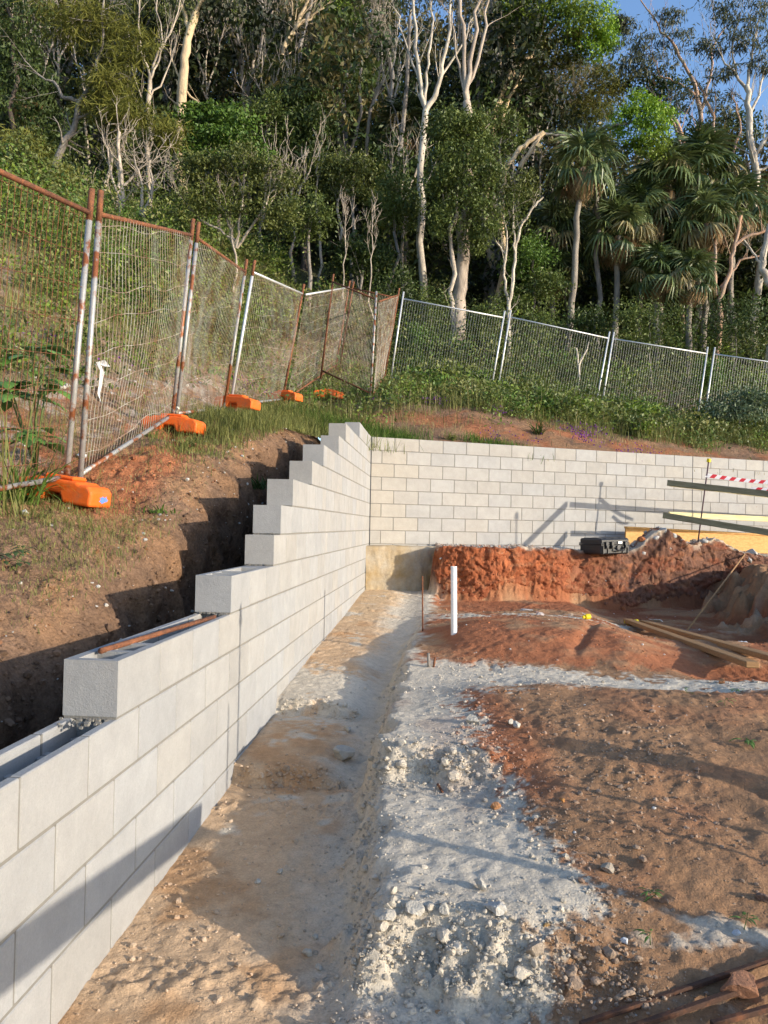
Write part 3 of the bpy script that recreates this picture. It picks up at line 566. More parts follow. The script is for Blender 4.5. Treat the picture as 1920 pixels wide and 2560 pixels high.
def stone(label, p, r, colr, seed, flat=.75, group=None, name='stone', sink=.3, rz=None):
    g_ = np.random.default_rng(seed); v = rockshape(I3[0], g_, 11) * g_.uniform(.85, 1.15, 3) * np.array([1, 1, flat]) * r
    a = g_.uniform(0, 6.3); v = v @ np.array([[math.cos(a), -math.sin(a), 0], [math.sin(a), math.cos(a), 0], [0, 0, 1]]).T
    v = v + .05 * r * fbm(v[:, 0] * 5 / r, (v[:, 1] + v[:, 2]) * 5 / r, seed)[:, None] * v / r
    o_ = mk(name, v, None, I3[1], M_ROCK, col=np.tile(np.array(colr), (len(v), 1)), smooth=False); o_.location = (p[0], p[1], p[2] + r * flat * (1 - sink) * .8)
    return tag(o_, label, 'rock', group)
GR = (.50, .45, .37); BRR = (.38, .19, .09)
def dstone(label, u, v, z, rpx, colr, seed, **k):
    p = atz(u, v, z); p[2] = gz(p[0], p[1]); d = p[1] - CAM[1]; return stone(label, p, rpx / FPX * d, colr, seed, **k)
dstone('lone pale grey lump lying in the shaded trench a short way from the wall', 858, 1905, .33, 34, GR, 41)
dstone('large rounded pale lump at the front left corner of the grey step', 960, 2410, .24, 27, GR, 42)
dstone('broad pale lump beside the rounded one at the foot of the grey step', 1028, 2408, .24, 30, GR, 43, flat=.6)
dstone('pale stone where the grey ledge meets the near brown mound', 1184, 1806, .62, 19, GR, 44)
dstone('grey brown stone with a flat top at the edge of the brown dirt', 1522, 2152, .46, 18, (.36, .30, .23), 45)
dstone('rusty orange stone just in front of the upper grey ledge', 1238, 1996, .5, 15, (.45, .22, .1), 46)
dstone('small orange stone on the brown dirt, beyond the rusty ledge stone', 1406, 1976, .55, 9, (.5, .24, .08), 47)
dstone('orange stone on the white streak beyond the mound', 1804, 1714, .62, 13, (.48, .22, .1), 48)
dstone('tall whitish lump leaning in the rubble at the foot of the grey step', 1240, 2420, .24, 30, (.5, .47, .42), 49, flat=.7)
dstone('white chunk on the brown dirt at the lower right', 1840, 2374, .3, 12, (.62, .62, .62), 50)
dstone('white cube of rubble where grey dust meets brown soil', 1560, 2448, .24, 13, (.6, .6, .6), 51)
dstone('brown rounded stone in the dirt at the lower middle right', 1658, 2296, .34, 12, (.24, .15, .10), 52)
dstone('dark brown stone near the right edge of the dirt', 1905, 2268, .36, 17, (.19, .13, .1), 53)
dstone('small ochre stone in the grey dust below the step', 1364, 2442, .23, 10, (.5, .3, .12), 54)
dstone('ochre stone at the bottom edge of the grey dust', 1096, 2544, .2, 8, (.45, .26, .13), 55)
for i, (u, v, rp) in enumerate([(702, 2085, 11), (645, 2105, 9), (870, 1820, 13), (770, 2350, 17), (800, 2380, 13), (828, 2330, 12), (790, 2310, 10), (1200, 2348, 22), (1110, 2400, 20), (1290, 1925, 14), (1275, 1915, 10)]):
    dstone(['flat pale chip in the tan clay nearest the wall', 'small pale chip left of the flat one on tan clay', 'flat pale slab of stone lying in the shaded trench', 'broken pale lump at the left of the trench crumble heap',
            'pale lump nearest the camera in the trench crumble heap', 'pale lump in the middle of the trench crumble heap', 'smallest lump at the back of the trench crumble heap', 'pale boulder half buried in the face of the grey step',
            'pale boulder at the bottom of the step face, right of the broad lump', 'pale stone in the rubble right of the upper grey ledge', 'smaller pale stone touching the rubble at the upper ledge'][i], u, v, .25 if v > 2200 else .4, rp, GR, 60 + i)
def fstone(label, u, v, y, r, colr, seed, **k):
    p = at(u, v, y); stone(label, (p[0], p[1], gz(p[0], p[1])), r, colr, seed, **k)
fstone('jagged grey rubble lump at the right end of the dirt pile', 1880, 1372, 1.42, .10, (.42, .40, .37), 80)
fstone('second grey rubble lump low on the dirt pile beside the leaning stick', 1872, 1392, 1.25, .085, (.42, .40, .37), 81)
fstone('red clay clod behind the black case', 1602, 1352, .55, .075, (.33, .12, .05), 82)
fstone('red clay clod in front of the black case', 1560, 1390, .10, .05, (.36, .14, .06), 83)
for i, (u, v, r) in enumerate([(1316, 1508, .09), (1345, 1516, .06), (1350, 1524, .07)]):
    p = atz(u, v, .76); stone(['flat grey slab fragment at the foot of the red clay face', 'pinkish brick fragment at the foot of the red clay face', 'pale slab fragment in front of the pinkish fragment'][i], (p[0], p[1], gz(p[0], p[1])), r, [(.45, .42, .4), (.42, .26, .2), (.45, .38, .34)][i], 84 + i, flat=.35)
for i, (x, y, r) in enumerate([(4.46, .66, .08), (4.30, .56, .065), (4.6, .70, .07), (4.10, .46, .055), (4.76, .76, .06), (5.15, .95, .065), (5.4, 1.05, .055)]):
    stone('broken grey concrete lump on top of the dirt pile', (x, y, gz(x, y)), r, (.44, .42, .39), 90 + i, group='concrete lumps on top of the dirt pile')
p = atz(1380, 1560, .78)
# left side pieces
def hstone(label, u, v, y, r, colr, seed, **k):
    p = at(u, v, y); p[2] = hz(p[0], p[1]); stone(label, p, r, colr, seed, **k)
hstone('white broken piece on the bank below the grass tuft', 55, 1465, -6.9, .045, (.72, .71, .69), 100, flat=.5)
stone('white stone against the bottom of the nearest fence mesh', (-1.75, -5.6, hz(-1.75, -5.6)), .05, (.6, .58, .55), 101)
# ---------------------------------------------------------------- site objects
def rod(name, label, cat, p0, p1, r, m, group=None, n=8):
    p0 = np.array(p0, float); p1 = np.array(p1, float); b_ = MB(); b_.tube([np.zeros(3), p1 - p0], r, n); o_ = b_.build(name, m, None, smooth=True, usecol=False); o_.location = p0; return tag(o_, label, cat, group)
pz = min(np.arange(-5.2, -2.4, .02), key=lambda y: abs(at(1135, 1585, y)[2] - gz(*at(1135, 1585, y)[:2]))); p0_ = at(1135, 1585, pz); z = gz(p0_[0], p0_[1]); zt_p = float(at(1135, 1416, pz)[2])
t_ = thing('drain_pipe', (p0_[0], p0_[1], z - .02), 'upright white plastic pipe standing in the red dirt', 'pipe')
b_ = MB(); b_.tube([(0, 0, 0), (-.012, 0, zt_p - z + .02)], .0265, 20, cap=False); b_.tube([(0, 0, .0), (-.012, 0, zt_p - z + .02)], .022, 20, cap=False)
th = np.arange(20) * 2 * PI / 20; ring = np.vstack([np.stack([.0265 * np.cos(th), .0265 * np.sin(th)], -1), np.stack([.022 * np.cos(th), .022 * np.sin(th)], -1)])
b_.add(np.hstack([ring, np.zeros((40, 1))]) + np.array([-.012, 0, zt_p - z + .02]), [[i, (i + 1) % 20, 20 + (i + 1) % 20, 20 + i] for i in range(20)])
b_.build('pipe_wall', M_WHITEP, t_, usecol=False)
b_ = MB(); b_.tube([(-.01, 0, .3), (-.012, 0, zt_p - z - .05)], .0215, 16); b_.build('bore_shade', M_DARK, t_, usecol=False)  # solid dark plug paints the shade down the open pipe
rod('steel_rod', 'thin rusty steel rod standing upright left of the white pipe', 'rod', (.915, -4.0, gz(.915, -4.0) - .05), (.901, -4.0, 1.19), .0075, M_RUST)
p = atz(1072, 1675, .62); z = gz(p[0], p[1])
rod('steel_peg', 'dark stub of a peg sticking out of the grey ledge, taller of two', 'peg', (p[0], p[1], z - .03), (p[0] - .005, p[1], z + .10), .011, B_GREY, 'stub pegs in the ledge')
rod('steel_peg', 'shorter brown stub of a peg beside the dark one', 'peg', (p[0] + .03, p[1] + .01, z - .03), (p[0] + .045, p[1], z + .07), .009, M_RUST, 'stub pegs in the ledge')
rod('steel_rod', 'short rusty bar poking out of the rubble below the upper ledge', 'rod', (1.11, -7.93, gz(1.11, -7.93) + .0), (1.085, -7.90, gz(1.085, -7.9) + .035), .006, M_RUST)
rod('leaning_stick', 'thin tan stick leaning from the pit floor up to the dirt pile', 'stick', (3.95, -2.2, gz(3.95, -2.2)), tuple(at(1862, 1386, 1.2)), .011, M_TIMBER)
rod('rusty_bar', 'rusty reinforcing bar lying along the hollow top of the stepped wall', 'bar', (-.13, -8.80, 1.196), (-.035, -7.72, 1.197), .011, M_RUST)
M_BAR = mat('dark_rusted_bar', (.075, .038, .024), .85, col2=(.19, .075, .035), nscale=18, nlo=.5, nhi=.7, noise=[(80, .25)], bumps=[(120, .002, 'n')])
# steel bars lower right
def lbar(name, label, a, b_, wd, hgt, m, cat, group=None):
    a = np.array(a, float); b_ = np.array(b_, float); d = b_ - a; L = np.linalg.norm(d)
    q = Vector(d).to_track_quat('X', 'Z').to_matrix()
    mb2 = MB(); mb2.box((0, -wd / 2, 0), (L, wd / 2, hgt), None, min(wd, hgt) * .12); o_ = mb2.build(name, m, None, usecol=False)
    o_.matrix_world = Matrix.Translation(Vector(a)) @ q.to_4x4(); return tag(o_, label, cat, group)
def angle(name, label, a, b_, wd, m):
    o_ = lbar(name, label, a, b_, wd, .004, m, 'steel bar', 'rusty steel bars at the lower right'); return o_
za = gz(1.7, -9.2) + .03
lbar('steel_bar', 'longest rusty steel bar, farther one crossing the lower right corner', (1.50, -9.265, gz(1.5, -9.27) + .02), (2.5, -8.84, gz(2.5, -8.84) + .02), .015, .014, M_BAR, 'steel bar', 'rusty steel bars at the lower right')
lbar('steel_bar', 'rusty steel bar nearer the camera, its top edge orange with rust', (1.58, -9.31, gz(1.58, -9.31) + .025), (2.5, -8.93, gz(2.5, -8.93) + .03), .018, .016, M_BAR, 'steel bar', 'rusty steel bars at the lower right')
lbar('steel_bar', 'rusty steel bar at the very corner below the brown brick', (1.86, -9.26, gz(1.86, -9.26) + .02), (2.6, -9.0, gz(2.6, -9.0) + .02), .017, .016, M_BAR, 'steel bar', 'rusty steel bars at the lower right')
stone('broken brown brick lying against the rusty bars', (1.985, -9.13, gz(1.985, -9.13) + .01), .055, (.33, .16, .09), 110, flat=.7, name='brick')
# planks on the ground
def plank(label, ax, ay, bx, by, wd, th_, m):
    ts = np.linspace(0, 1, 40); zg = dig(ax + (bx - ax) * ts, ay + (by - ay) * ts)[0]; k = np.polyfit(ts, zg, 1); off = max(0, np.percentile(zg - np.polyval(k, ts), 80))
    lbar('timber_plank', label, (ax, ay, k[1] + off), (bx, by, k[0] + k[1] + off), wd, th_, m, 'plank', 'timber planks in the dirt')
plank('long timber plank on the dirt, left one with its sawn end to the camera', 3.32, -1.95, 3.33, -5.72, .095, .045, M_TIMBER)
plank('long timber plank on the dirt, right of the other and half in shade', 3.49, -2.05, 3.63, -5.75, .095, .045, M_TIMBER)
# yellow caps and scraps
def cap(label, p, ax, s=1.0):
    b2 = MB(); b2.tube([(0, 0, 0), (0, 0, .01), (0, 0, .055), (0, 0, .06)], np.array([.02, .022, .022, .018]) * s, 14); b2.tube([(0, 0, -.03), (0, 0, .0)], .013 * s, 12)
    o_ = b2.build('bar_cap', M_YELLOW, None, usecol=False); o_.location = p; o_.rotation_euler = ax; return tag(o_, label, 'cap', 'yellow bar caps')
for lab, x, y, rz in [('yellow plastic cap lying at the far end of the planks', 3.40, -1.98, .3), ('yellow plastic cap alone on the red mound', 2.67, -2.8, 1.9), ('yellow plastic cap on the pit floor beside the right plank', 3.72, -3.1, 2.6), ('yellow plastic cap beside the white sheet on the pit floor', 3.93, -3.45, .9)]:
    cap(lab, (x, y, gz(x, y) + .035), (PI / 2 - .1, 0, rz), 1.35)
cap('second yellow cap touching the one at the planks', (3.30, -2.02, gz(3.30, -2.02) + .035), (PI / 2, 0, 1.2), 1.3)
def scrap(label, p, w_, h_, seed):
    g2 = np.random.default_rng(seed); xs2 = np.linspace(-w_ / 2, w_ / 2, 9); ys2 = np.linspace(-h_ / 2, h_ / 2, 7); A, B = np.meshgrid(xs2, ys2)
    zz = .03 * fbm(A * 14 + seed, B * 14, seed) + .015; top = np.stack([A, B, zz], -1).reshape(-1, 3)
    o_ = mk('paper_scrap', top, grid(9, 7), mat=M_PAPER, smooth=True); o_.modifiers.new('solid', 'SOLIDIFY').thickness = .003; o_.location = p; o_.rotation_euler = (.35, 0, seed)
    return tag(o_, label, 'scrap')
scrap('crumpled white paper behind the far ends of the planks', (3.66, -1.92, gz(3.66, -1.92) + .04), .14, .10, 2)
scrap('flat white sheet on the pit floor next to a yellow cap', (4.1, -3.4, gz(4.1, -3.4) + .03), .20, .14, 5)
scrap('scrap of white paper below the red clay face', (2.72, -2.55, gz(2.72, -2.55) + .03), .10, .07, 8)
# black case
cp = at(1511, 1384, .10)
cs = thing('equipment_case', (cp[0], cp[1], cp[2]), 'black hard plastic equipment case resting on the red clay bench', 'case', rz=math.radians(7)); cs.rotation_euler = (0, math.radians(-1.5), math.radians(34)); cs.scale = (.92, 1.35, 1.12)
b_ = MB(); b_.box((-.31, -.16, 0), (.31, .16, .125), None, .018); b_.box((-.315, -.167, .108), (.315, .167, .125), None, .004)
for x in (-.27, -.17, .15, .26): b_.box((x - .012, -.172, .01), (x + .012, -.158, .108), None, .003)
b_.build('case_body', M_BLACK, cs, usecol=False)
b_ = MB(); b_.box((-.31, -.16, .129), (.31, .16, .205), None, .02); b_.box((-.315, -.167, .129), (.315, .167, .146), None, .004)
for x in (-.24, -.08, .08, .24): b_.box((x - .05, -.11, .2), (x + .05, .11, .211), None, .004)
b_.build('lid', M_BLACK, cs, usecol=False)
for x in (-.21, -.03 - .06, .2):
    b_ = MB(); b_.box((x - .028, -.186, .075), (x + .028, -.168, .165), None, .005); b_.box((x - .02, -.193, .085), (x + .02, -.186, .115), None, .003); b_.build('latch', M_BLACK, cs, usecol=False)
b_ = MB(); b_.tube([(-.04, -.17, .085), (-.035, -.2, .06), (.0, -.206, .05), (.10, -.206, .05), (.135, -.2, .06), (.14, -.17, .085)], .009, 8); b_.build('handle', M_BLACK, cs, usecol=False)
b_ = MB(); b_.tube([(.045, -.166, .09), (.045, -.178, .09)], .03, 18); b_.build('badge', mat('dark_grey_badge', (.06, .06, .065), .35), cs, usecol=False)
b_ = MB(); b_.box((.04, -.1735, .135), (.13, -.1715, .165)); b_.build('paper_label', M_PAPER, cs, usecol=False)
# hurdle rails, stake, tape, formwork board
def railpx(label, u0, v0, y0, u1, v1, y1, hgt, th_, m, group, ext=0.0):
    a = at(u0, v0, y0); b2 = at(u1, v1, y1); d = (b2 - a) * (1 + ext); o_ = lbar('timber_rail', label, a - np.array([0, 0, hgt / 2]), a + d - np.array([0, 0, hgt / 2]), th_, hgt, m, 'rail', group); return o_
railpx('upper greenish timber rail with dark knots crossing the steel stake', 1668, 1207, .83, 1920, 1235, -.16, .092, .035, M_TREATED, 'timber rails at the right', .8)
railpx('lower brown timber rail above the dirt pile', 1657, 1288, .855, 1920, 1331, -.10, .092, .035, M_TREATED, 'timber rails at the right', .8)
railpx('bright yellow sunlit board behind the lower rail', 1672, 1286, .88, 1920, 1298, 1.86, .085, .03, M_PALE, 'timber rails at the right', 1.2)
railpx('timber rail hidden close behind the upper greenish one', 1674, 1209, .86, 1920, 1238, 1.86, .085, .03, M_PALE, 'timber rails at the right', 1.2)
tp = at(1772, 1150, 1.065); b0_ = at(1753, 1294, 1.03); b0_ = tp + (b0_ - tp) * 1.55
st_ = thing('steel_stake', b0_, 'dark steel stake with yellow plastic cap standing against the rails', 'stake'); tp = tp - b0_; b_ = MB(); b_.tube([(0, 0, 0), tp], .011, 8); b_.build('shaft', mat('dark_purple_steel', (.09, .05, .06), .7), st_, usecol=False, smooth=True)
b_ = MB(); b_.tube([tp + np.array([-.002, 0, -.035]), tp + np.array([.004, 0, .02])], .031, 14); b_.build('cap', M_YELLOW, st_, usecol=False)
def tape(label, u0, v0, y0, u1, v1, y1, n, wd):
    a = at(u0, v0, y0); b2 = at(u1, v1, y1); m1 = mat('white_tape', (.78, .74, .72), .5, trans=.2); m2 = mat('red_tape', (.62, .04, .05), .5, trans=.2)
    vs_, q, mi = [], [], []
    for i in range(n + 1):
        t = i / n; p = a + (b2 - a) * t + np.array([0, 0, -.05 * math.sin(PI * t)]); tw = .5 * math.sin(3 * t + .5)
        sl_ = .03 * (1 if i % 2 else 1)
        vs_ += [p + np.array([sl_ + .0, .5 * wd * math.sin(tw), wd / 2 * math.cos(tw)]), p + np.array([-sl_, -.5 * wd * math.sin(tw), -wd / 2 * math.cos(tw)])]
    for i in range(n): q.append([2 * i, 2 * i + 1, 2 * i + 3, 2 * i + 2]); mi.append(i % 2)
    o_ = mk('warning_tape', vs_, q, mats=[m1, m2], midx=mi); o_.modifiers.new('solid', 'SOLIDIFY').thickness = .001; return tag(o_, label, 'tape', 'red and white warning tapes')
tape('red and white striped tape stretched from the stake above the upper rail', 1766, 1188, 1.05, 2060, 1206, .9, 24, .06)
tape('shorter red and white tape just touching the upper rail at the right', 1876, 1221, 1.0, 2080, 1209, .8, 14, .05)
fb = thing('formwork_board', (4.08, 1.52, 1.385), 'orange plywood formwork board standing along the foot of the back wall', 'board', rz=WA); fb.rotation_euler = (0, math.radians(1.5), WA)
b_ = MB(); b_.box((0, -.009, 0), (4.6, .009, .315)); b_.build('plywood', M_PLY, fb, usecol=False)
b_ = MB(); b_.box((0, -.030, .316), (4.6, .045, .35), None, .003); b_.build('top_batten', M_PLY, fb, usecol=False)
for x in (.02, 1.3, 2.6, 3.9):
    b_ = MB(); b_.box((x, .010, .0), (x + .045, .05, .315), None, .002); b_.build('stud', M_TIMBER, fb, usecol=False)
# things standing just right of the frame whose shadows the photograph shows
def post(label, x, y, top, wd, m, capq=False, r=None):
    z = gz(x, y); t2 = thing('steel_stake' if r else 'timber_post', (x, y, z - .1), label, 'stake' if r else 'post')
    b2 = MB()
    if r: b2.tube([(0, 0, 0), (0, 0, top - z + .1)], r, 8)
    else: b2.box((-wd / 2, -wd / 2, 0), (wd / 2, wd / 2, top - z + .1), None, .004)
    b2.build('shaft', m, t2, usecol=False)
    if capq:
        b2 = MB(); b2.tube([(0, 0, top - z + .02), (0, 0, top - z + .11), (0, 0, top - z + .13)], [.034, .018, .01], 12); b2.build('cap', M_YELLOW, t2, usecol=False)
post('steel stake with round yellow cap standing right of the dirt pile', 5.82, -.41, 2.74, 0, M_RUST, True, .011)
post('thin steel stake with pointed yellow cap standing right of the near mound', 3.0, -8.56, 1.90, 0, M_RUST, True, .011)
post('bare steel stake standing beside the pointed capped one', 3.2, -8.84, 1.48, 0, M_RUST, False, .009)
post('square timber post standing in the dirt right of the near mound', 4.3, -8.62, 1.22, .13, M_TIMBER)
lbar('timber_rail', 'sloping timber rail standing right of the camera', (2.75, -11.0, 1.15), (2.75, -9.10, .875), .035, .14, M_TIMBER, 'rail')
for (x, y, top) in ((2.79, -10.95, 1.25), (2.79, -9.15, 1.0)): post('timber stake carrying the sloping rail right of the camera' if y < -10 else 'shorter timber stake at the low end of the sloping rail', x, y, top, .045, M_TIMBER)
# ---------------------------------------------------------------- temporary fence
FW = np.random.default_rng(12)
def fence_panel(label, b0, t0, b1, t1, mats, nv=40, wob=.012, group='temporary fence panels', rails=(True, True), posts=(True, True), wire=None, bow=0.0, wr=.0022):
    b0, t0, b1, t1 = [np.array(q, float) for q in (b0, t0, b1, t1)]
    root = thing('mesh_fence', b0, label, 'fence', group); O = b0
    def Pt(s, h):
        a = b0 + (t0 - b0) * h; c = b1 + (t1 - b1) * h; return a + (c - a) * s
    nrm = np.cross(b1 - b0, np.array([0, 0, 1.])); nrm /= np.linalg.norm(nrm)
    for k, s in enumerate((0.012, .988)):
        if not posts[k]: continue
        mb2 = MB(); mb2.tube([Pt(s, -.02) - O, Pt(s, 1.0) - O], .0205, 10); mb2.build('post', mats[0] if k == 0 else mats[-1], root, smooth=True, usecol=False)
        mb2 = MB(); mb2.tube([Pt(s, .90) - O, Pt(s, 1.003) - O], .0212, 10); mb2.build('post_tip', mats[1], root, smooth=True, usecol=False) if mats[1] is not mats[0] else None
    for k, h in enumerate((.925, .06)):
        if rails[k]:
            mb2 = MB(); mb2.tube([Pt(s, h) - O for s in (.012, .5, .988)], .0175, 10); mb2.build('top_rail' if k == 0 else 'bottom_rail', mats[2 if k == 0 else 3], root, smooth=True, usecol=False)
    mb2 = MB(); hs = np.linspace(.07, .925, 10); off = FW.normal(size=(8, 4)) * wob
    for i in range(nv):
        s = .02 + .96 * i / (nv - 1); pts = []
        for h in hs:
            dx = wob * vn(np.array([s * 9]), np.array([h * 7]), 3 + int(b0[1] * 7) % 50)[0]; dn = (bow * math.sin(PI * s) * math.sin(PI * (h - .07) / .86)) + 1.5 * wob * vn(np.array([s * 4]), np.array([h * 5]), 77)[0]
            pts.append(Pt(s + dx * .5, h) + nrm * dn - O)
        mb2.tube(pts, wr, 3, cap=False)
    for h in np.linspace(.12, .90, 8):
        pts = []
        for s in np.linspace(.012, .988, 14):
            dn = (bow * math.sin(PI * s) * math.sin(PI * (h - .07) / .86)) + 1.5 * wob * vn(np.array([s * 4]), np.array([h * 5]), 77)[0]
            pts.append(Pt(s, h + .012 * vn(np.array([s * 5]), np.array([h * 30]), 5)[0] * (wob / .012)) + nrm * dn - O)
        mb2.tube(pts, wr * 1.1, 3, cap=False)
    mb2.build('wire_mesh', wire or M_WIRE, root, usecol=False)
    return root
MR = [M_GALVR, M_RUST, M_RUST, M_GALVR, M_GALVR]; MG = [M_GALV, M_GALV, M_GALV, M_GALV, M_GALV]; MX = [M_RUST, M_RUST, M_RUST, M_RUST, M_RUST]
def jt(u, v, y): return at(u, v, y)
def ln(b, t): d = t - b; return b + d * (2.08 / np.linalg.norm(d))
# joints: (base, top) of each post, from where they stand on the bank
q1b, q1t = jt(168, 1237, -6.42), jt(235, 478, -6.42); p1b, p1t = jt(194, 1234, -6.30), jt(248, 478, -6.30)
q2b, q2t = jt(431, 1066, -3.9), jt(485, 550, -3.9); p2b, p2t = jt(437, 1064, -3.8), jt(495, 556, -3.8)
q3b, q3t = jt(558, 1045, -1.45), jt(618, 651, -1.45); p3b, p3t = jt(570, 1036, -1.3), jt(635, 651, -1.3)
q4b, q4t = jt(705, 1016, 1.48), jt(761, 712, 1.48)
q5b, q5t = jt(801, 941, 3.9), jt(829, 714, 3.9)
q5t = ln(q5b, q5t)
b5b = jt(839, 925, 6.1); b5t = ln(b5b, jt(877, 695, 6.1))
q6b = jt(927, 1000, 3.2); q6t = ln(q6b, jt(944, 703, 3.2))
p7b = jt(966, 950, 5.7); p7t = ln(p7b, jt(1002, 735, 5.7))
p0b, p0t = np.array([-1.62, -8.72, 1.46]), np.array([-1.50, -8.72, 3.54])
fence_panel('nearest wire fence panel cut off by the left edge, rusty top rail', p0b, p0t, q1b, q1t, [M_GALVR, M_RUST, M_RUST, M_GALVR, M_GALVR], wire=M_RUST, wob=.006)
fence_panel('rusty fence panel between the first two post pairs, white strip tied to it', p1b, p1t, q2b, q2t, MR, nv=38, bow=.06, wob=.02)
fence_panel('fence panel with bent wires between second and third post pairs', p2b, p2t, q3b, q3t, MR, nv=40, bow=-.08, wob=.025)
fence_panel('fence panel with grey sagging top rail beyond the third post pair', p3b, p3t, q4b, q4t, [M_GALV, M_RUST, M_GALV, M_GALVR, M_RUST], nv=40, bow=.06, wob=.02)
fence_panel('fence panel whose grey top rail climbs uphill to the brown posts', q4b + np.array([.03, .05, 0]), q4t + np.array([.03, .05, 0]), b5b, b5t, [M_RUST, M_RUST, M_GALV, M_RUST, M_RUST], nv=48, posts=(False, True), wob=.015)
fence_panel('brown rusty fence panel jutting towards the red slope', q5b, q5t, q6b, q6t, [M_RUST, M_RUST, M_RUST, M_RUST, M_GALVR], nv=34, wob=.012)
fence_panel('brown rusty fence panel running back to the white fence', q6b + np.array([.04, .03, 0]), q6t + np.array([.04, .03, -.03]), p7b + np.array([-.05, 0, 0]), p7t + np.array([-.05, 0, 0]), [M_RUST, M_RUST, M_RUST, M_RUST, M_RUST], nv=34, posts=(False, True), wob=.012)
fence_panel('short rusty fence panel behind, between the uphill brown posts', b5b + np.array([.06, .06, 0]), b5t + np.array([.06, .06, 0]), p7b + np.array([-.08, .25, 0]), p7t + np.array([-.08, .25, .0]), MX, nv=30, rails=(True, False), posts=(True, False))
bk = [((974, 945), (1006, 729), 5.9), ((1228, 990), (1265, 778), 6.25), ((1240, 980), (1274, 775), 6.3), ((1493, 1012), (1527, 830), 6.7), ((1502, 1012), (1532, 830), 6.75), ((1744, 1063), (1772, 868), 7.0), ((1756, 1063), (1784, 868), 7.05)]
bj = []
for (ub, vb), (ut, vt), y in bk:
    tpt = at(ut, vt, y); d = at(ub, vb, y) - tpt; bj.append((tpt + d * (2.08 / np.linalg.norm(d)), tpt))
fr = bj[6]; en = (fr[0] + np.array([2.35, .15, -.30]), fr[1] + np.array([2.35, .15, -.30]))
labs = ['white galvanised fence panel across the pale tree trunk', 'white galvanised fence panel in front of the tall palm trunk', 'white galvanised fence panel in front of the dry twig thicket', 'white galvanised fence panel cut off by the right edge']
for i, lab in enumerate(labs):
    A = bj[2 * i]; B_ = bj[2 * i + 1] if i < 3 else en
    fence_panel(lab, A[0], A[1], B_[0], B_[1], MG, nv=40, wob=.004, wire=M_WIREG, wr=.0017)
def foot(label, x, y, rz, tilt=0.0, blue=False):
    z = max(hz(x - .2, y), hz(x + .2, y), hz(x, y)) if y > -2 else hz(x, y)
    root = thing('fence_ballast', (x, y, z + (.05 if y > -2 else -.005)), label, 'fence weight', 'orange fence weights', rz); root.rotation_euler = (0, tilt, rz)
    prof = [(-.30, 0), (-.30, .10), (-.265, .135), (-.20, .135), (-.17, .15), (.17, .15), (.20, .135), (.265, .135), (.30, .10), (.30, 0), (.085, 0), (.055, .06), (-.055, .06), (-.085, 0)]
    n = len(prof); W2 = .115
    v = [(x_, -W2, z_) for x_, z_ in prof] + [(x_, W2, z_) for x_, z_ in prof]
    me = bpy.data.meshes.new('foot_body'); me.from_pydata(v, [], [tuple(range(n)), tuple(range(2 * n - 1, n - 1, -1))] + [((i + 1) % n, i, n + i, n + (i + 1) % n) for i in range(n)]); me.materials.append(M_ORANGE)
    bo = bpy.data.objects.new('foot_body', me); C.objects.link(bo); bo.parent = root; bevel(bo, .018, 3)
    m2 = MB(); m2.box((-.12, -.07, .148), (.12, .07, .178), None, .012); m2.build('raised_boss', M_ORANGE, root, usecol=False)
    for xx in (-.045, .045):
        m2 = MB(); m2.tube([(xx, 0, .165), (xx, 0, .182)], .026, 14); m2.build('socket_shade', M_DARK, root, usecol=False)  # dark discs painted for the shade in the socket holes
    if blue:
        g2 = np.random.default_rng(4); n2_ = 14; a2 = np.arange(n2_) * 2 * PI / n2_; rr2 = g2.uniform(.45, 1.2, n2_); m2 = MB(); v2 = [(.3015, .02, .055)] + [(.3015, .02 + .045 * r_ * math.cos(q_), .055 + .026 * r_ * math.sin(q_)) for q_, r_ in zip(a2, rr2)]
        m2.add(v2, None, [[0, 1 + i, 1 + (i + 1) % n2_] for i in range(n2_)]); m2.build('paint_mark', M_BLUE, root, usecol=False)
    return root
foot('nearest orange plastic fence foot with a blue paint mark', -1.47, -6.46, math.radians(-12), math.radians(8), True)
foot('orange plastic fence foot under the second pair of posts', -1.60, -3.99, math.radians(-8), math.radians(4))
foot('orange plastic fence foot under the third pair of posts, half in grass', -1.66, -1.42, math.radians(-20), math.radians(6))
foot('small far orange fence foot where the grey bottom rail ends', -1.62, 1.45, math.radians(-25), math.radians(4))
foot('farthest orange fence foot half hidden by tall grass behind the wall', *[(lambda p: (p[0], p[1]))(at(822, 957, 3.7))][0], math.radians(10), .05)
# strip of white tape tied to the fence
pts = [at(244, 905, -5.9), at(256, 930, -5.9), at(251, 960, -5.9), at(247, 985, -5.9), at(253, 1008, -5.9)]
vv = []
for i, p in enumerate(pts): a = .5 * i; vv += [p + np.array([.014 * math.cos(a), .014 * math.sin(a), 0]), p - np.array([.014 * math.cos(a), .014 * math.sin(a), 0])]
qq = [[2 * i, 2 * i + 1, 2 * i + 3, 2 * i + 2] for i in range(4)]; n0 = len(vv)
vv += [at(242, 905, -5.9), at(262, 900, -5.9), at(276, 917, -5.88), at(258, 915, -5.9)]; qq.append([n0, n0 + 1, n0 + 2, n0 + 3])
o = mk('tied_strip', vv, qq, mat=M_WHITEP); o.modifiers.new('solid', 'SOLIDIFY').thickness = .001; tag(o, 'ragged white plastic strip tied to the rusty fence wires', 'strip')
p = at(444, 1030, -3.84); stone('pale rag of plastic caught at the second post pair', p, .035, (.62, .58, .45), 140, name='plastic_rag', flat=1.3)
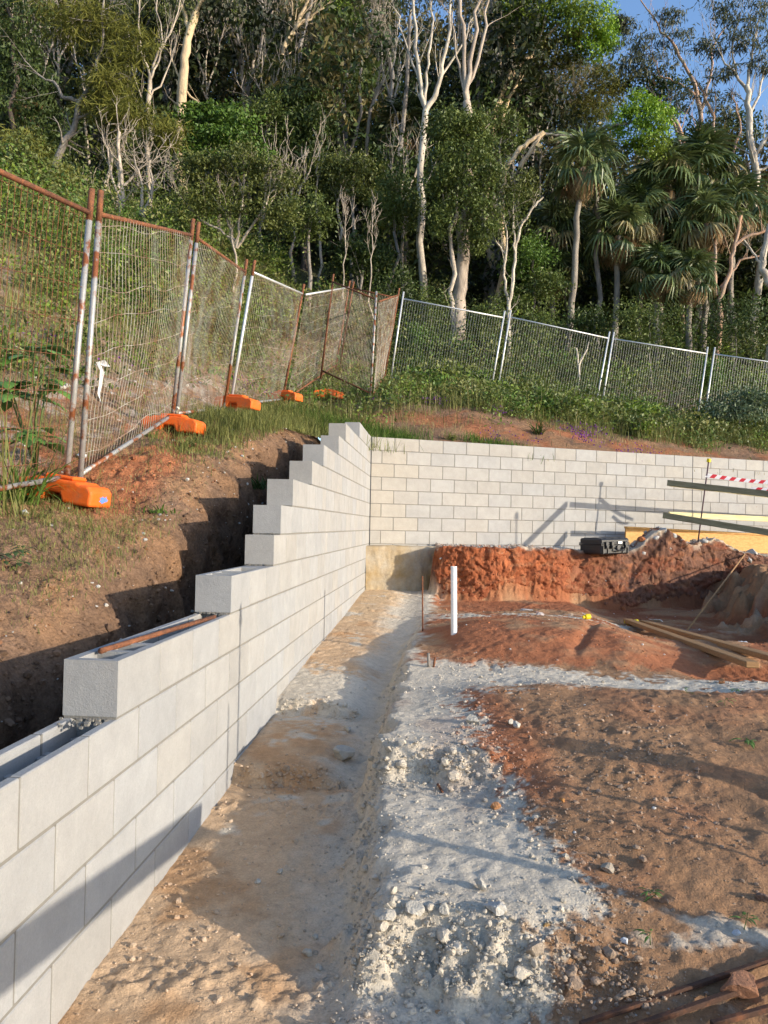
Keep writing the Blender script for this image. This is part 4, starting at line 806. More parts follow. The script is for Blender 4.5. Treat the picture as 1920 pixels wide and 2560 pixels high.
# ---------------------------------------------------------------- foliage builders
def leaves(cent, rad, n, g_, size=.10, asp=.45, sub=26, sig=.26, droop=0.3, cols=((.06, .11, .02), (.11, .17, .035)), needle=False):
    """n leaf blades gathered in sub-clumps round an uneven ellipsoid"""
    cent = np.asarray(cent, float); rad = np.asarray(rad, float)
    d = g_.normal(size=(sub, 3)); d /= np.linalg.norm(d, axis=1)[:, None]; rr_ = g_.uniform(.35, 1.0, sub) ** .6
    sc = d * rr_[:, None]
    k = g_.integers(sub, size=n); sgm = g_.uniform(.7, 1.3, sub) * sig
    off = g_.normal(size=(n, 3)) * sgm[k][:, None] * np.array([1, 1, .62])
    P = cent + (sc[k] + off) * rad
    tone = g_.random(sub)[k] * .6 + g_.random(n) * .4
    c0, c1 = np.array(cols[0]), np.array(cols[1]); col = c0 + (c1 - c0) * tone[:, None]
    ax = g_.normal(size=(n, 3)); 
    if needle: ax = ax * .8 + off / (np.linalg.norm(off, axis=1)[:, None] + 1e-6) * .6; ax[:, 2] += -.2 + droop * -1
    else: ax[:, 2] -= droop
    ax /= np.linalg.norm(ax, axis=1)[:, None]
    up = g_.normal(size=(n, 3)) * .7 + np.array([.35, -.35, .7]); wd = np.cross(ax, up); wd /= np.linalg.norm(wd, axis=1)[:, None] + 1e-9
    L_ = size * g_.uniform(.6, 1.35, n)[:, None]; W_ = L_ * asp
    v = np.stack([P, P + ax * L_ * .5 + wd * W_ * .5, P + ax * L_, P + ax * L_ * .5 - wd * W_ * .5], 1)
    return v.reshape(-1, 3), np.repeat(col, 4, 0)
class Crown:
    def __init__(s): s.v = []; s.c = []
    def add(s, *a, **k): v, c = leaves(*a, **k); s.v.append(v); s.c.append(c)
    def build(s, name, m, parent, origin):
        v = np.vstack(s.v) - np.asarray(origin); n = len(v) // 4
        return mk(name, v, np.arange(n * 4).reshape(-1, 4), mat=m, parent=parent, col=np.vstack(s.c))
def jitter_path(pts, g_, amt, n=4):
    P = np.asarray(pts, float); out = [P[0]]
    for a, b_ in zip(P[:-1], P[1:]):
        for i in range(1, n + 1):
            q = a + (b_ - a) * i / n
            if i < n: q = q + g_.normal(size=3) * amt * np.linalg.norm(b_ - a)
            out.append(q)
    return np.array(out)
def twigs(mb, path, r, g_, n, length, lvl=2, up=.5, lo=.35, spread=.8, crook=.12, tips=None, minr=.006):
    path = np.asarray(path); m = len(path)
    for i in range(n):
        t = g_.uniform(lo, 1.0) * (m - 1); k = int(min(t, m - 2)); f = t - k
        p = path[k] * (1 - f) + path[k + 1] * f; d = path[k + 1] - path[k]; d /= np.linalg.norm(d) + 1e-9
        q = g_.normal(size=3) * spread; q[1] *= .7; d = d * .6 + q * .6 + np.array([0, 0, up]); d /= np.linalg.norm(d)
        L_ = length * g_.uniform(.5, 1.2); r0 = max(minr, np.interp(t, [0, m - 1], [r * .55, r * .3]) * g_.uniform(.5, .9)); pts = [p]
        for s in range(4):
            d = d + g_.normal(size=3) * crook + np.array([0, 0, up * .12]); d /= np.linalg.norm(d); pts.append(pts[-1] + d * L_ / 4)
        mb.tube(pts, np.linspace(r0, max(minr * .5, r0 * .3), 5), 5 if lvl > 1 else 4, cap=False)
        if tips is not None: tips.append(pts[-1])
        if lvl > 1: twigs(mb, pts, r0, g_, max(2, n // 2), L_ * .55, lvl - 1, up, .3, spread, crook, tips, minr)
OL = ((.075, .085, .014), (.21, .205, .045)); BR = ((.05, .10, .014), (.13, .22, .033)); DK = ((.030, .050, .012), (.10, .14, .034)); MD = ((.052, .080, .017), (.165, .205, .048))
LIME = ((0.138, 0.25, 0.019), (0.275, 0.413, 0.037)); GUM = ((0.066, 0.082, 0.046), (0.144, 0.15, 0.084)); BRN = ((0.119, 0.101, 0.036), (0.218, 0.182, 0.064)); YG = ((0.084, 0.144, 0.018), (0.228, 0.3, 0.036)); SH = ((.055, .072, .015), (.17, .19, .045))
NT = [0]
def px(u, v, y): return at(u, v, y)
def tree(name, label, base, paths, clumps, bark, leafm_=None, tw=None, cat='tree', group=None, crook=.03, leafname='crown'):
    """base world point; paths: [(points, r0, r1)]; clumps: [(centre, radii, n, kwargs)]; tw: twig settings (per path)"""
    NT[0] += 1; g_ = np.random.default_rng(1000 + NT[0])
    base = np.asarray(base, float); root = thing(name, base, label, cat, group)
    mb2 = MB(); mb2.tips = []
    for i, (pts, r0, r1) in enumerate(paths):
        P = jitter_path(pts, g_, crook); r0 *= .8; r1 *= .75; mb2.tube(P, np.linspace(r0, r1, len(P)) * (1 + .06 * g_.normal(size=len(P))), 9 if r0 > .05 else 6, cap=False)
        if tw:
            kw = dict(tw); n = kw.pop('n'); L_ = kw.pop('length'); twigs(mb2, P, (r0 + r1) / 2, g_, n, L_, tips=mb2.tips, **kw)
    if mb2.v: mb2.build('trunk', bark, root, smooth=True, usecol=False, origin=base)
    if clumps:
        cr = Crown()
        for c, r, n, kw in clumps: cr.add(c, r, n, g_, **kw)
        cr.build(leafname, leafm_ or L_LEAF, root, base)
    return root, mb2.tips
def cl(u, v, y, ru, rv, n, **k):        # clump given by where it stands: centre and size at depth y
    d = (y - CAM[1]) / FPX; return (at(u, v, y), (ru * d, min(ru, rv) * d * .9, rv * d), n, k)
def pth(y, *uv, r=(.1, .05), dy=0.0):
    n = len(uv); return ([at(u, v, y + dy * i / max(1, n - 1)) for i, (u, v) in enumerate(uv)], r[0], r[1])
def gnd(u, v, y):                       # foot of a tree on the hillside below pixel column u
    p = at(u, v, y); p[2] = hz(p[0], p[1]) - .1; return p
def T(name, label, u, y, paths, clumps, bark, leafm_=None, tw=None, foot=True, **k):
    b_ = gnd(u, 800, y); ps = []
    for i, (pts, r0, r1) in enumerate(paths):
        if foot and i == 0: pts = [b_] + list(pts)
        ps.append((pts, r0, r1))
    return tree(name, label, b_, ps, clumps, bark, leafm_, tw, **k)
ND = dict(size=.30, asp=.07, needle=True, sig=.22)
# --- left part of the wood
T('feathery_tree', 'feathery olive green tree with a crooked bare pale limb at far left', 130, 8, [pth(8, (139, 405), (190, 300), (199, 254), r=(.13, .09)), pth(8, (199, 254), (156, 243), (135, 205), (110, 197), (60, 150), r=(.07, .02)), pth(8, (199, 254), (240, 180), (255, 60), (260, -40), r=(.07, .02)), pth(8, (190, 300), (228, 282), (260, 240), r=(.06, .02))],
  [cl(190, 46, 8, 105, 62, 2600, cols=OL, **ND), cl(324, 112, 8.2, 72, 55, 1700, cols=OL, **ND), cl(266, 205, 8, 70, 40, 1500, cols=OL, **ND), cl(312, 280, 7.8, 75, 42, 1600, cols=OL, **ND), cl(250, 262, 8, 60, 30, 900, cols=OL, **ND), cl(415, 325, 8.4, 55, 38, 1000, cols=OL, **ND)], B_GREY, L_NEEDLE, dict(n=7, length=.9, lvl=2, up=.1, spread=1.0, crook=.25))
T('feathery_tree', 'small feathery tree low behind the nearest fence panel', 135, 6.5, [pth(6.5, (110, 470), (120, 420), r=(.05, .02))], [cl(120, 450, 6.5, 60, 45, 1300, cols=OL, **ND), cl(50, 380, 6.8, 60, 55, 1300, cols=OL, **ND)], B_GREY, L_NEEDLE)
T('dark_tree', 'dark drooping tree filling the top left corner', 40, 11, [pth(11, (40, 500), (45, 200), (30, -50), r=(.14, .06))], [cl(40, 60, 11, 110, 80, 2600, cols=DK, droop=.9, size=.16, asp=.3), cl(40, 210, 11, 110, 90, 2600, cols=DK, droop=.9, size=.16, asp=.3), cl(120, 330, 11.5, 90, 70, 1800, cols=DK, size=.14)], B_DARK)
T('leafy_shrub', 'light olive leafy shrub behind the fence at the left edge', 30, 5.5, [pth(5.5, (40, 470), (45, 420), r=(.04, .02))], [cl(35, 400, 5.5, 70, 65, 2600, cols=SH, size=.09), cl(95, 440, 5.6, 45, 40, 1000, cols=SH, size=.09)], B_GREY, cat='shrub')
T('thin_stemmed_tree', 'pale many stemmed tree rising like a broom between olive tree and yellow gum', 370, 10, [pth(10, (372, 430), (372, 305), (375, 190), r=(.10, .08)), pth(10, (375, 190), (352, 100), (345, -30), r=(.055, .02)), pth(10, (375, 190), (392, 140), (425, 85), (450, 0), r=(.055, .02)), pth(10, (375, 200), (398, 150), (395, -20), r=(.05, .02)), pth(10, (372, 305), (352, 240), (330, 170), r=(.04, .015)), pth(10, (374, 250), (420, 170), (435, 120), r=(.04, .015))],
  [cl(430, 30, 10.5, 60, 50, 900, cols=SH, size=.08), cl(330, 30, 10.5, 50, 45, 700, cols=SH, size=.08)], B_PALE, None, dict(n=5, length=1.0, lvl=2, up=.7, spread=.5))
T('yellow_barked_gum', 'thick cream barked gum trunk with peeling bark, left of centre', 450, 12, [pth(12, (450, 520), (449, 310), (458, 190), (468, 100), (490, 30), r=(.22, .15)), pth(12, (478, 60), (505, 0), (540, -60), r=(.11, .06)), pth(12, (474, 90), (455, 20), (440, -60), r=(.09, .05)), pth(12, (455, 210), (430, 150), (424, 120), r=(.05, .02)), pth(12, (452, 215), (500, 262), (512, 272), r=(.045, .02))], [cl(520, -20, 12, 90, 60, 1500, cols=GUM, size=.14, asp=.25, droop=1.0)], B_CREAM, None, dict(n=2, length=1.0, lvl=2, up=.3))
T('dead_tree', 'bare dead pale tree with tangled branches behind the second fence panel', 300, 7, [pth(7, (300, 560), (305, 470), (298, 330), r=(.10, .05)), pth(7, (305, 470), (340, 430), (395, 390), r=(.05, .015)), pth(7, (303, 500), (275, 420), (255, 330), r=(.05, .015)), pth(7, (350, 540), (356, 470), (335, 390), r=(.06, .03)), pth(7, (360, 560), (380, 470), (375, 400), r=(.06, .025))], None, B_PALE, None, dict(n=9, length=.9, lvl=2, up=.25, spread=1.0, crook=.22))
T('leafless_tree', 'grey twisted bare tree with thin pale stems left of the round olive tree', 255, 8.5, [pth(8.5, (262, 520), (280, 400), (262, 330), r=(.08, .04)), pth(8.5, (290, 520), (300, 380), (318, 330), r=(.08, .04)), pth(8.5, (240, 560), (230, 470), r=(.05, .03))], None, B_PALE, None, dict(n=6, length=.8, lvl=2, up=.3, spread=1.0, crook=.2))
T('glossy_tree', 'bright glossy green broadleaf tree above the round olive tree', 540, 10, [pth(10, (545, 500), (545, 380), r=(.08, .05))], [cl(505, 295, 10, 55, 38, 1500, cols=BR, size=.13), cl(575, 300, 10, 60, 40, 1600, cols=BR, size=.13), cl(540, 360, 9.8, 95, 42, 2400, cols=BR, size=.12), cl(620, 385, 9.8, 60, 30, 1000, cols=BR, size=.12)], B_DARK)
T('round_olive_tree', 'broad round olive tree with many thin stems behind the fence', 585, 6.2, [pth(6.2, (590, 640), (570, 560), (520, 460), r=(.05, .02)), pth(6.2, (590, 620), (600, 540), (610, 430), r=(.05, .02)), pth(6.2, (592, 620), (640, 550), (690, 470), r=(.05, .02)), pth(6.2, (588, 600), (500, 550), (455, 490), r=(.04, .015))],
  [cl(500, 430, 6.2, 70, 50, 2200, cols=SH, size=.075), cl(590, 405, 6.2, 80, 48, 2500, cols=SH, size=.075), cl(690, 450, 6.2, 75, 52, 2300, cols=SH, size=.075), cl(560, 490, 6, 110, 45, 2500, cols=SH, size=.075), cl(690, 530, 6, 65, 42, 1400, cols=SH, size=.075), cl(470, 520, 6.1, 55, 50, 1200, cols=SH, size=.075)], B_PALE, None, dict(n=9, length=.9, lvl=2, up=.5, spread=.7, minr=.005))
T('dark_tree', 'dark hanging tree behind, right of the bright glossy tree', 760, 12, [pth(12, (760, 600), (755, 420), (745, 300), r=(.15, .07))], [cl(740, 250, 12, 65, 50, 1800, cols=DK, size=.14, droop=.8), cl(770, 330, 12, 75, 65, 2400, cols=DK, size=.14, droop=.8), cl(720, 380, 11.8, 60, 40, 1300, cols=DK, size=.14), cl(800, 420, 11.8, 55, 60, 1400, cols=DK, size=.14)], B_DARK)
T('bare_branched_tree', 'tall bare branched tree with upright pale twigs at the top, left of centre', 610, 15, [pth(15, (620, 420), (612, 250), (600, 120), (570, 0), r=(.13, .05)), pth(15, (612, 250), (640, 130), (690, 0), r=(.09, .03)), pth(15, (608, 200), (590, 100), (560, 30), r=(.07, .03)), pth(15, (625, 210), (670, 120), (700, 60), r=(.06, .02))], [cl(560, 20, 15.5, 70, 60, 900, cols=YG, size=.12), cl(540, 120, 15.5, 60, 60, 700, cols=SH, size=.12)], B_PALE, None, dict(n=8, length=1.9, lvl=2, up=.7, spread=.6))
T('slanting_tree', 'orange tinted tree with a slanting forked limb at the top centre left', 690, 14, [pth(14, (690, 420), (694, 200), (712, 110), (745, 60), (775, -20), r=(.13, .06)), pth(14, (712, 115), (760, 50), (810, 20), r=(.07, .03)), pth(14, (712, 120), (730, 40), (725, -20), r=(.06, .03))], [cl(745, 20, 14.4, 50, 50, 900, cols=BRN, **ND), cl(850, 30, 14.4, 60, 35, 700, cols=YG, size=.12), cl(760, 150, 14.2, 45, 18, 500, cols=BR, size=.12)], B_CREAM, None, dict(n=5, length=1.3, lvl=2, up=.4, spread=.7))
T('grey_twiggy_tree', 'grey twiggy tree with a dense haze of bare branches, left of the white gum', 880, 14.5, [pth(14.5, (840, 480), (850, 280), (880, 160), (900, 40), r=(.13, .05)), pth(14.5, (905, 480), (925, 280), (960, 200), r=(.10, .04)), pth(14.5, (855, 270), (890, 170), (940, 90), r=(.07, .03)), pth(14.5, (870, 420), (895, 310), (905, 160), (960, 30), r=(.09, .03))], [cl(900, 60, 15, 100, 80, 1500, cols=((.10, .09, .06), (.17, .15, .10)), size=.22, asp=.08, needle=True)], B_PALE, None, dict(n=10, length=1.7, lvl=2, up=.7, spread=.6, minr=.008))
T('grey_twiggy_tree', 'thin grey twiggy tree behind the broad olive tree', 800, 11, [pth(11, (800, 600), (790, 480), (800, 380), r=(.06, .03)), pth(11, (850, 600), (845, 500), (870, 420), r=(.06, .03))], [cl(820, 440, 11, 80, 70, 1500, cols=SH, size=.08)], B_PALE, None, dict(n=7, length=.9, lvl=2, up=.6, spread=.6))
# --- bare saplings in front of the dark
for lab, u, v0, v1, y in [('bare pale sapling standing left, nearer the broad olive tree', 860, 690, 520, 7.6), ('bare pale sapling with upswept twigs, right of its twin', 928, 690, 540, 7.6)]:
    T('bare_sapling', lab, u, y, [pth(y, (u, v0), (u + 3, v1 + 60), (u + 2, v1), r=(.03, .008))], None, B_PALE, None, dict(n=10, length=.55, lvl=2, up=.6, spread=.7, lo=.45, minr=.005))
# --- middle
T('white_gum', 'white barked gum forking into a wide Y near the top centre', 1055, 11, [pth(11, (1053, 560), (1058, 350), (1064, 275), r=(.15, .12)), pth(11, (1064, 275), (1050, 200), (1040, 100), (1035, -30), r=(.09, .05)), pth(11, (1064, 278), (1090, 235), (1105, 180), (1118, 110), (1132, -30), r=(.10, .05)), pth(11, (1062, 260), (1072, 160), (1080, 70), (1076, -30), r=(.06, .03)), pth(11, (1050, 205), (1015, 110), (985, 20), r=(.045, .02)), pth(11, (1100, 195), (1150, 120), (1185, 40), r=(.05, .02))], [cl(1060, -30, 11.3, 110, 50, 1600, cols=GUM, size=.14, asp=.25, droop=1)], B_WHITE, None, dict(n=3, length=1.2, lvl=2, up=.5, spread=.7))
T('stout_pale_tree', 'stout pale trunk behind the white fence, its top a sheaf of pink limbs', 1143, 9.3, [pth(9.3, (1146, 800), (1152, 690), (1160, 610), (1166, 480), (1170, 350), (1166, 255), r=(.27, .15)), pth(9.3, (1166, 260), (1160, 150), (1150, 0), (1140, -60), r=(.08, .05)), pth(9.3, (1168, 255), (1182, 120), (1195, -40), r=(.09, .05)), pth(9.3, (1170, 250), (1200, 130), (1222, 0), r=(.07, .04)), pth(9.3, (1164, 240), (1140, 140), (1130, 30), r=(.05, .02))], [cl(1180, -30, 9.5, 100, 40, 1200, cols=GUM, size=.13, asp=.25, droop=1)], B_STOUT, None, dict(n=2, length=.9, lvl=2, up=.5, spread=.7, lo=.7))
T('dense_dark_tree', 'dense dark green leafy tree wrapped round the stout pale trunk', 1130, 8.7, [pth(8.7, (1130, 800), (1130, 640), (1140, 500), r=(.10, .06)), pth(8.7, (1135, 560), (1112, 520), (1105, 480), r=(.04, .02))],
  [cl(1130, 320, 8.7, 55, 55, 3800, cols=MD, size=.085), cl(1195, 350, 8.7, 50, 60, 3600, cols=MD, size=.085), cl(1110, 420, 8.6, 50, 70, 3800, cols=MD, size=.085), cl(1190, 450, 8.6, 65, 75, 4200, cols=MD, size=.085), cl(1210, 545, 8.6, 50, 60, 1900, cols=MD, size=.085), cl(1105, 540, 8.6, 45, 55, 1600, cols=MD, size=.085), cl(1180, 610, 8.8, 35, 30, 600, cols=MD, size=.085)], B_PALE, None, dict(n=6, length=.8, lvl=2, up=.5))
T('forked_tree', 'slender forked pale tree rising behind a white fence joint', 1272, 8.9, [pth(8.9, (1273, 860), (1272, 755), r=(.075, .07)), pth(8.9, (1272, 757), (1259, 690), (1264, 635), (1238, 600), r=(.05, .03)), pth(8.9, (1272, 757), (1283, 690), (1288, 620), (1300, 570), (1330, 520), (1358, 492), r=(.06, .035)), pth(8.9, (1264, 640), (1262, 560), (1240, 500), r=(.035, .015)), pth(8.9, (1288, 630), (1282, 570), (1285, 500), r=(.035, .015))], [cl(1262, 530, 8.9, 50, 60, 1300, cols=MD, size=.085), cl(1310, 470, 8.9, 50, 45, 1000, cols=SH, size=.085), cl(1250, 450, 8.9, 35, 35, 600, cols=SH, size=.085)], B_WHITE, None, dict(n=5, length=.7, lvl=2, up=.5))
T('bushy_tree', 'mid green bushy tree behind the forked tree', 1330, 9.8, [pth(9.8, (1335, 760), (1335, 640), r=(.07, .04))], [cl(1320, 650, 9.8, 60, 60, 2600, cols=BR, size=.09), cl(1360, 720, 9.8, 55, 50, 2000, cols=MD, size=.09), cl(1310, 750, 9.6, 55, 45, 1700, cols=MD, size=.09)], B_GREY)
T('leaning_tree', 'thick orange brown limbs leaning right under the big yellow green canopy', 1225, 13, [pth(13, (1225, 420), (1232, 290), (1262, 215), (1282, 165), (1284, 90), r=(.16, .09)), pth(13, (1262, 215), (1310, 150), (1350, 110), (1400, 60), r=(.10, .05)), pth(13, (1245, 320), (1275, 240), (1330, 140), r=(.10, .04)), pth(13, (1250, 190), (1246, 90), (1245, -20), r=(.05, .03))],
  [cl(1290, 25, 13, 65, 55, 2200, cols=YG, size=.12), cl(1370, 30, 13, 75, 50, 2400, cols=YG, size=.12), cl(1440, 55, 13, 70, 60, 2400, cols=YG, size=.12), cl(1490, 110, 13, 45, 40, 1200, cols=LIME, size=.12), cl(1400, 120, 13.2, 75, 45, 1800, cols=OL, size=.12), cl(1510, 60, 13, 35, 50, 900, cols=LIME, size=.12)], B_CREAM, None, dict(n=4, length=1.4, lvl=2, up=.4))
T('weeping_tree', 'brownish olive weeping tree behind the snapped limb', 1400, 15, [pth(15, (1350, 480), (1340, 300), (1380, 180), r=(.12, .05)), pth(15, (1390, 480), (1400, 320), (1450, 200), r=(.12, .05)), pth(15, (1300, 460), (1300, 330), (1280, 250), r=(.10, .04))], [cl(1330, 200, 15, 80, 70, 1900, cols=BRN, **ND), cl(1430, 210, 15, 90, 70, 2200, cols=BRN, **ND), cl(1380, 300, 15, 110, 60, 2000, cols=BRN, **ND), cl(1500, 230, 15, 60, 60, 1300, cols=OL, **ND), cl(1480, 290, 14.5, 60, 50, 900, cols=OL, **ND)], B_PALE, L_NEEDLE, dict(n=9, length=1.5, lvl=2, up=.6, spread=.6))
T('snapped_tree', 'snapped pale limb with torn end reaching up left of the tall palm', 1265, 10.3, [pth(10.3, (1262, 428), (1300, 370), (1330, 350), (1358, 330), r=(.10, .07)), pth(10.3, (1300, 420), (1330, 370), (1362, 332), r=(.09, .06))], None, B_CREAM, None, None)
T('lime_tree', 'bright lime green bushy tree on a bent grey limb right of the tall palm', 1500, 10.6, [pth(10.6, (1500, 560), (1470, 400), (1440, 345), r=(.09, .07)), pth(10.6, (1360, 335), (1400, 337), (1435, 341), (1490, 322), (1556, 311), (1600, 300), r=(.06, .04)), pth(10.6, (1435, 342), (1460, 360), (1475, 400), r=(.04, .03))],
  [cl(1600, 262, 10.6, 48, 34, 2000, cols=LIME, size=.09), cl(1640, 305, 10.6, 40, 42, 1800, cols=LIME, size=.09), cl(1590, 330, 10.6, 50, 40, 1800, cols=LIME, size=.09), cl(1630, 365, 10.6, 42, 32, 1200, cols=YG, size=.09), cl(1555, 300, 10.6, 28, 28, 500, cols=LIME, size=.09), cl(1560, 375, 10.8, 55, 22, 700, cols=MD, size=.09)], B_GREY)
# --- right
def gumclumps(y, lst, n=420): return [cl(u, v, y, ru, rv, n, cols=GUM, size=.17, asp=.2, droop=1.4, sub=14, sig=.25) for u, v, ru, rv in lst]
T('grey_gum', 'tall gum with grey drooping leaves against the sky, pink brown trunk', 1750, 15, [pth(15, (1755, 440), (1752, 390), (1750, 270), (1730, 195), r=(.13, .09)), pth(15, (1730, 195), (1690, 120), (1645, 60), (1590, -20), r=(.07, .02)), pth(15, (1752, 280), (1775, 200), (1780, 120), (1820, 60), r=(.06, .025)), pth(15, (1740, 240), (1700, 210), (1650, 190), (1630, 130), r=(.05, .02)), pth(15, (1715, 395), (1690, 320), (1672, 285), r=(.10, .05))],
  gumclumps(15, [(1565, 130, 50, 40), (1620, 120, 45, 35), (1670, 40, 45, 25), (1690, 90, 45, 28), (1560, 60, 30, 20), (1630, 170, 70, 45), (1580, 180, 50, 40), (1545, 55, 25, 18)], 560) + [cl(1600, 210, 15.5, 80, 40, 1500, cols=DK, size=.14), cl(1680, 230, 15.5, 70, 45, 1300, cols=DK, size=.14)], B_PINK, None, dict(n=5, length=1.5, lvl=2, up=.5, spread=.7))
T('white_gum', 'white barked gum at the right edge with airy grey crown over blue sky', 1882, 12, [pth(12, (1880, 500), (1874, 300), (1866, 215), r=(.15, .10)), pth(12, (1868, 230), (1840, 185), (1812, 160), (1780, 80), r=(.06, .02)), pth(12, (1868, 225), (1880, 130), (1900, 40), r=(.06, .02)), pth(12, (1884, 400), (1905, 360), (1935, 320), r=(.08, .05)), pth(12, (1872, 300), (1900, 220), (1915, 160), r=(.06, .03)), pth(12, (1888, 430), (1915, 420), (1940, 400), r=(.07, .04)), pth(12, (1840, 185), (1830, 100), (1850, 30), r=(.04, .02))],
  gumclumps(12, [(1790, 30, 50, 35), (1850, 70, 60, 40), (1900, 100, 40, 40), (1820, 110, 50, 30), (1880, 20, 50, 30), (1770, 120, 40, 28), (1900, 160, 30, 25), (1800, 175, 45, 25)], 420), B_WHITE, None, dict(n=6, length=1.2, lvl=2, up=.5, spread=.7))
T('grey_gum', 'thin pink stemmed gum between the lime tree and the white right edge gum', 1715, 12.5, [pth(12.5, (1718, 400), (1690, 300), (1660, 270), r=(.08, .06)), pth(12.5, (1800, 400), (1770, 260), (1740, 200), r=(.06, .03)), pth(12.5, (1820, 420), (1850, 300), (1830, 220), r=(.05, .02))], gumclumps(13, [(1730, 250, 55, 45), (1790, 260, 50, 40), (1760, 330, 60, 40)], 500) + [cl(1770, 350, 13.5, 90, 45, 1800, cols=DK, size=.13), cl(1840, 330, 13.5, 60, 60, 1500, cols=DK, size=.13)], B_PINK, None, dict(n=5, length=1.1, lvl=2, up=.5))
T('bent_white_tree', 'bent white trunk cut off by the right edge', 1935, 9.6, [pth(9.6, (1945, 740), (1915, 690), (1903, 672), (1912, 620), (1925, 560), r=(.13, .10)), pth(9.6, (1905, 680), (1890, 640), (1860, 600), r=(.05, .03))], None, B_WHITE, None, dict(n=2, length=.6, lvl=1))
T('leaning_tree', 'pale orange trunk leaning right among the palms', 1795, 10.6, [pth(10.6, (1797, 750), (1826, 680), (1836, 610), (1852, 540), r=(.09, .06)), pth(10.6, (1790, 740), (1788, 650), (1792, 570), r=(.08, .05)), pth(10.6, (1836, 615), (1870, 590), (1920, 575), r=(.06, .05)), pth(10.6, (1800, 720), (1850, 650), (1900, 640), r=(.05, .03))], None, B_PINK, None, dict(n=4, length=.7, lvl=2))
TT = [('bare pale forked stems behind the crooked limb at far left', 215, 330, 20, 13, 1.5, B_PALE), ('slim bare tree just right of the yellow gum trunk', 520, 330, 40, 14, 1.6, B_PALE), ('bare spreading tree at the top between slanting tree and grey twigs', 800, 330, 60, 16, 1.8, B_PALE),
    ('thin bare tree left of the wide white Y gum', 985, 380, 60, 15, 1.6, B_WHITE), ('dead twiggy stems right of the stout pale trunk', 1260, 430, 200, 14, 1.3, B_PALE), ('fine bare stems between dark hanging tree and grey twigs', 690, 420, 170, 13, 1.3, B_PALE), ('bare stems over the dark leaves at the top left edge', 95, 330, 30, 13.5, 1.5, B_PALE), ('pale bare stems in front of the brown weeping tree', 1350, 430, 230, 13.8, 1.2, B_PALE),
    ('bare twisted stems between the top left corner and the crooked limb', 150, 250, -30, 14, 1.7, B_PALE), ('upright bare tree behind the broom of pale stems', 320, 250, -20, 14.5, 1.8, B_PALE), ('bare tree with a wide crown of twigs over the dark hanging tree', 745, 280, 40, 15, 1.8, B_PALE), ('low pale bare stems before the dark hanging tree', 735, 560, 400, 10.5, 1.0, B_PALE), ('bare grey stems just left of the white gum foot', 1010, 560, 380, 11.5, 1.0, B_PALE)]
for lab, u, v0, v1, y, ln_, bk_ in TT:
    T('bare_tree', lab, u, y, [pth(y, (u, v0), (u - 6, (v0 + v1) / 2), (u + 8, v1), r=(.07, .02)), pth(y, (u - 3, (v0 * 2 + v1) / 3), (u + 28, (v0 + v1 * 2) / 3), (u + 48, v1), r=(.05, .015)), pth(y, (u, (v0 * 2 + v1) / 3 + 20), (u - 30, (v0 + v1 * 2) / 3), (u - 36, v1 + 10), r=(.045, .015))], None, bk_, None, dict(n=7, length=ln_, lvl=2, up=.6, spread=.7, crook=.16, minr=.010), group='bare pale trees among the green')
for nm, lab, u, v, y, ru, rv, n, cc in [('leafy_tree', 'full mid green tree between bright glossy tree and dark hanging tree', 660, 300, 11.5, 70, 75, 4200, MD), ('leafy_tree', 'rounded green tree left of the white gum foot', 985, 500, 10, 60, 80, 4200, MD), ('leafy_tree', 'dense green tree below the grey twiggy tree', 880, 440, 11, 75, 70, 4200, SH), ('leafy_tree', 'olive green tree between the broad olive tree and bare saplings', 770, 540, 8.6, 70, 65, 3600, MD),
    ('leafy_tree', 'green tree behind the pale bare tangle at left', 330, 420, 10.5, 75, 80, 3800, SH), ('leafy_tree', 'dark green tree at the left edge above the fence rail', 40, 480, 8.5, 80, 70, 3400, MD), ('leafy_tree', 'olive tree under the slanting forked limb', 690, 180, 13.5, 70, 50, 2600, SH), ('leafy_tree', 'green tree right of the wide white Y gum, behind the stout trunk', 1250, 330, 12.5, 60, 70, 3000, MD), ('leafy_tree', 'low green tree behind the uphill brown fence posts', 905, 640, 9.5, 75, 55, 3000, DK), ('leafy_tree', 'green tree filling the gap left of the lime tree palm cluster', 1420, 560, 12.5, 70, 90, 3400, DK)]:
    T(nm, lab, u, y, [pth(y, (u, v + rv), (u + 5, v), r=(.08, .03))], [cl(u - ru * .4, v + rv * .2, y, ru * .7, rv * .8, n // 3, cols=cc, size=.095), cl(u + ru * .4, v + rv * .1, y, ru * .7, rv * .8, n // 3, cols=cc, size=.095), cl(u, v - rv * .3, y, ru * .75, rv * .7, n // 3, cols=cc, size=.095)], B_GREY, None, dict(n=5, length=.8, lvl=2, up=.5))
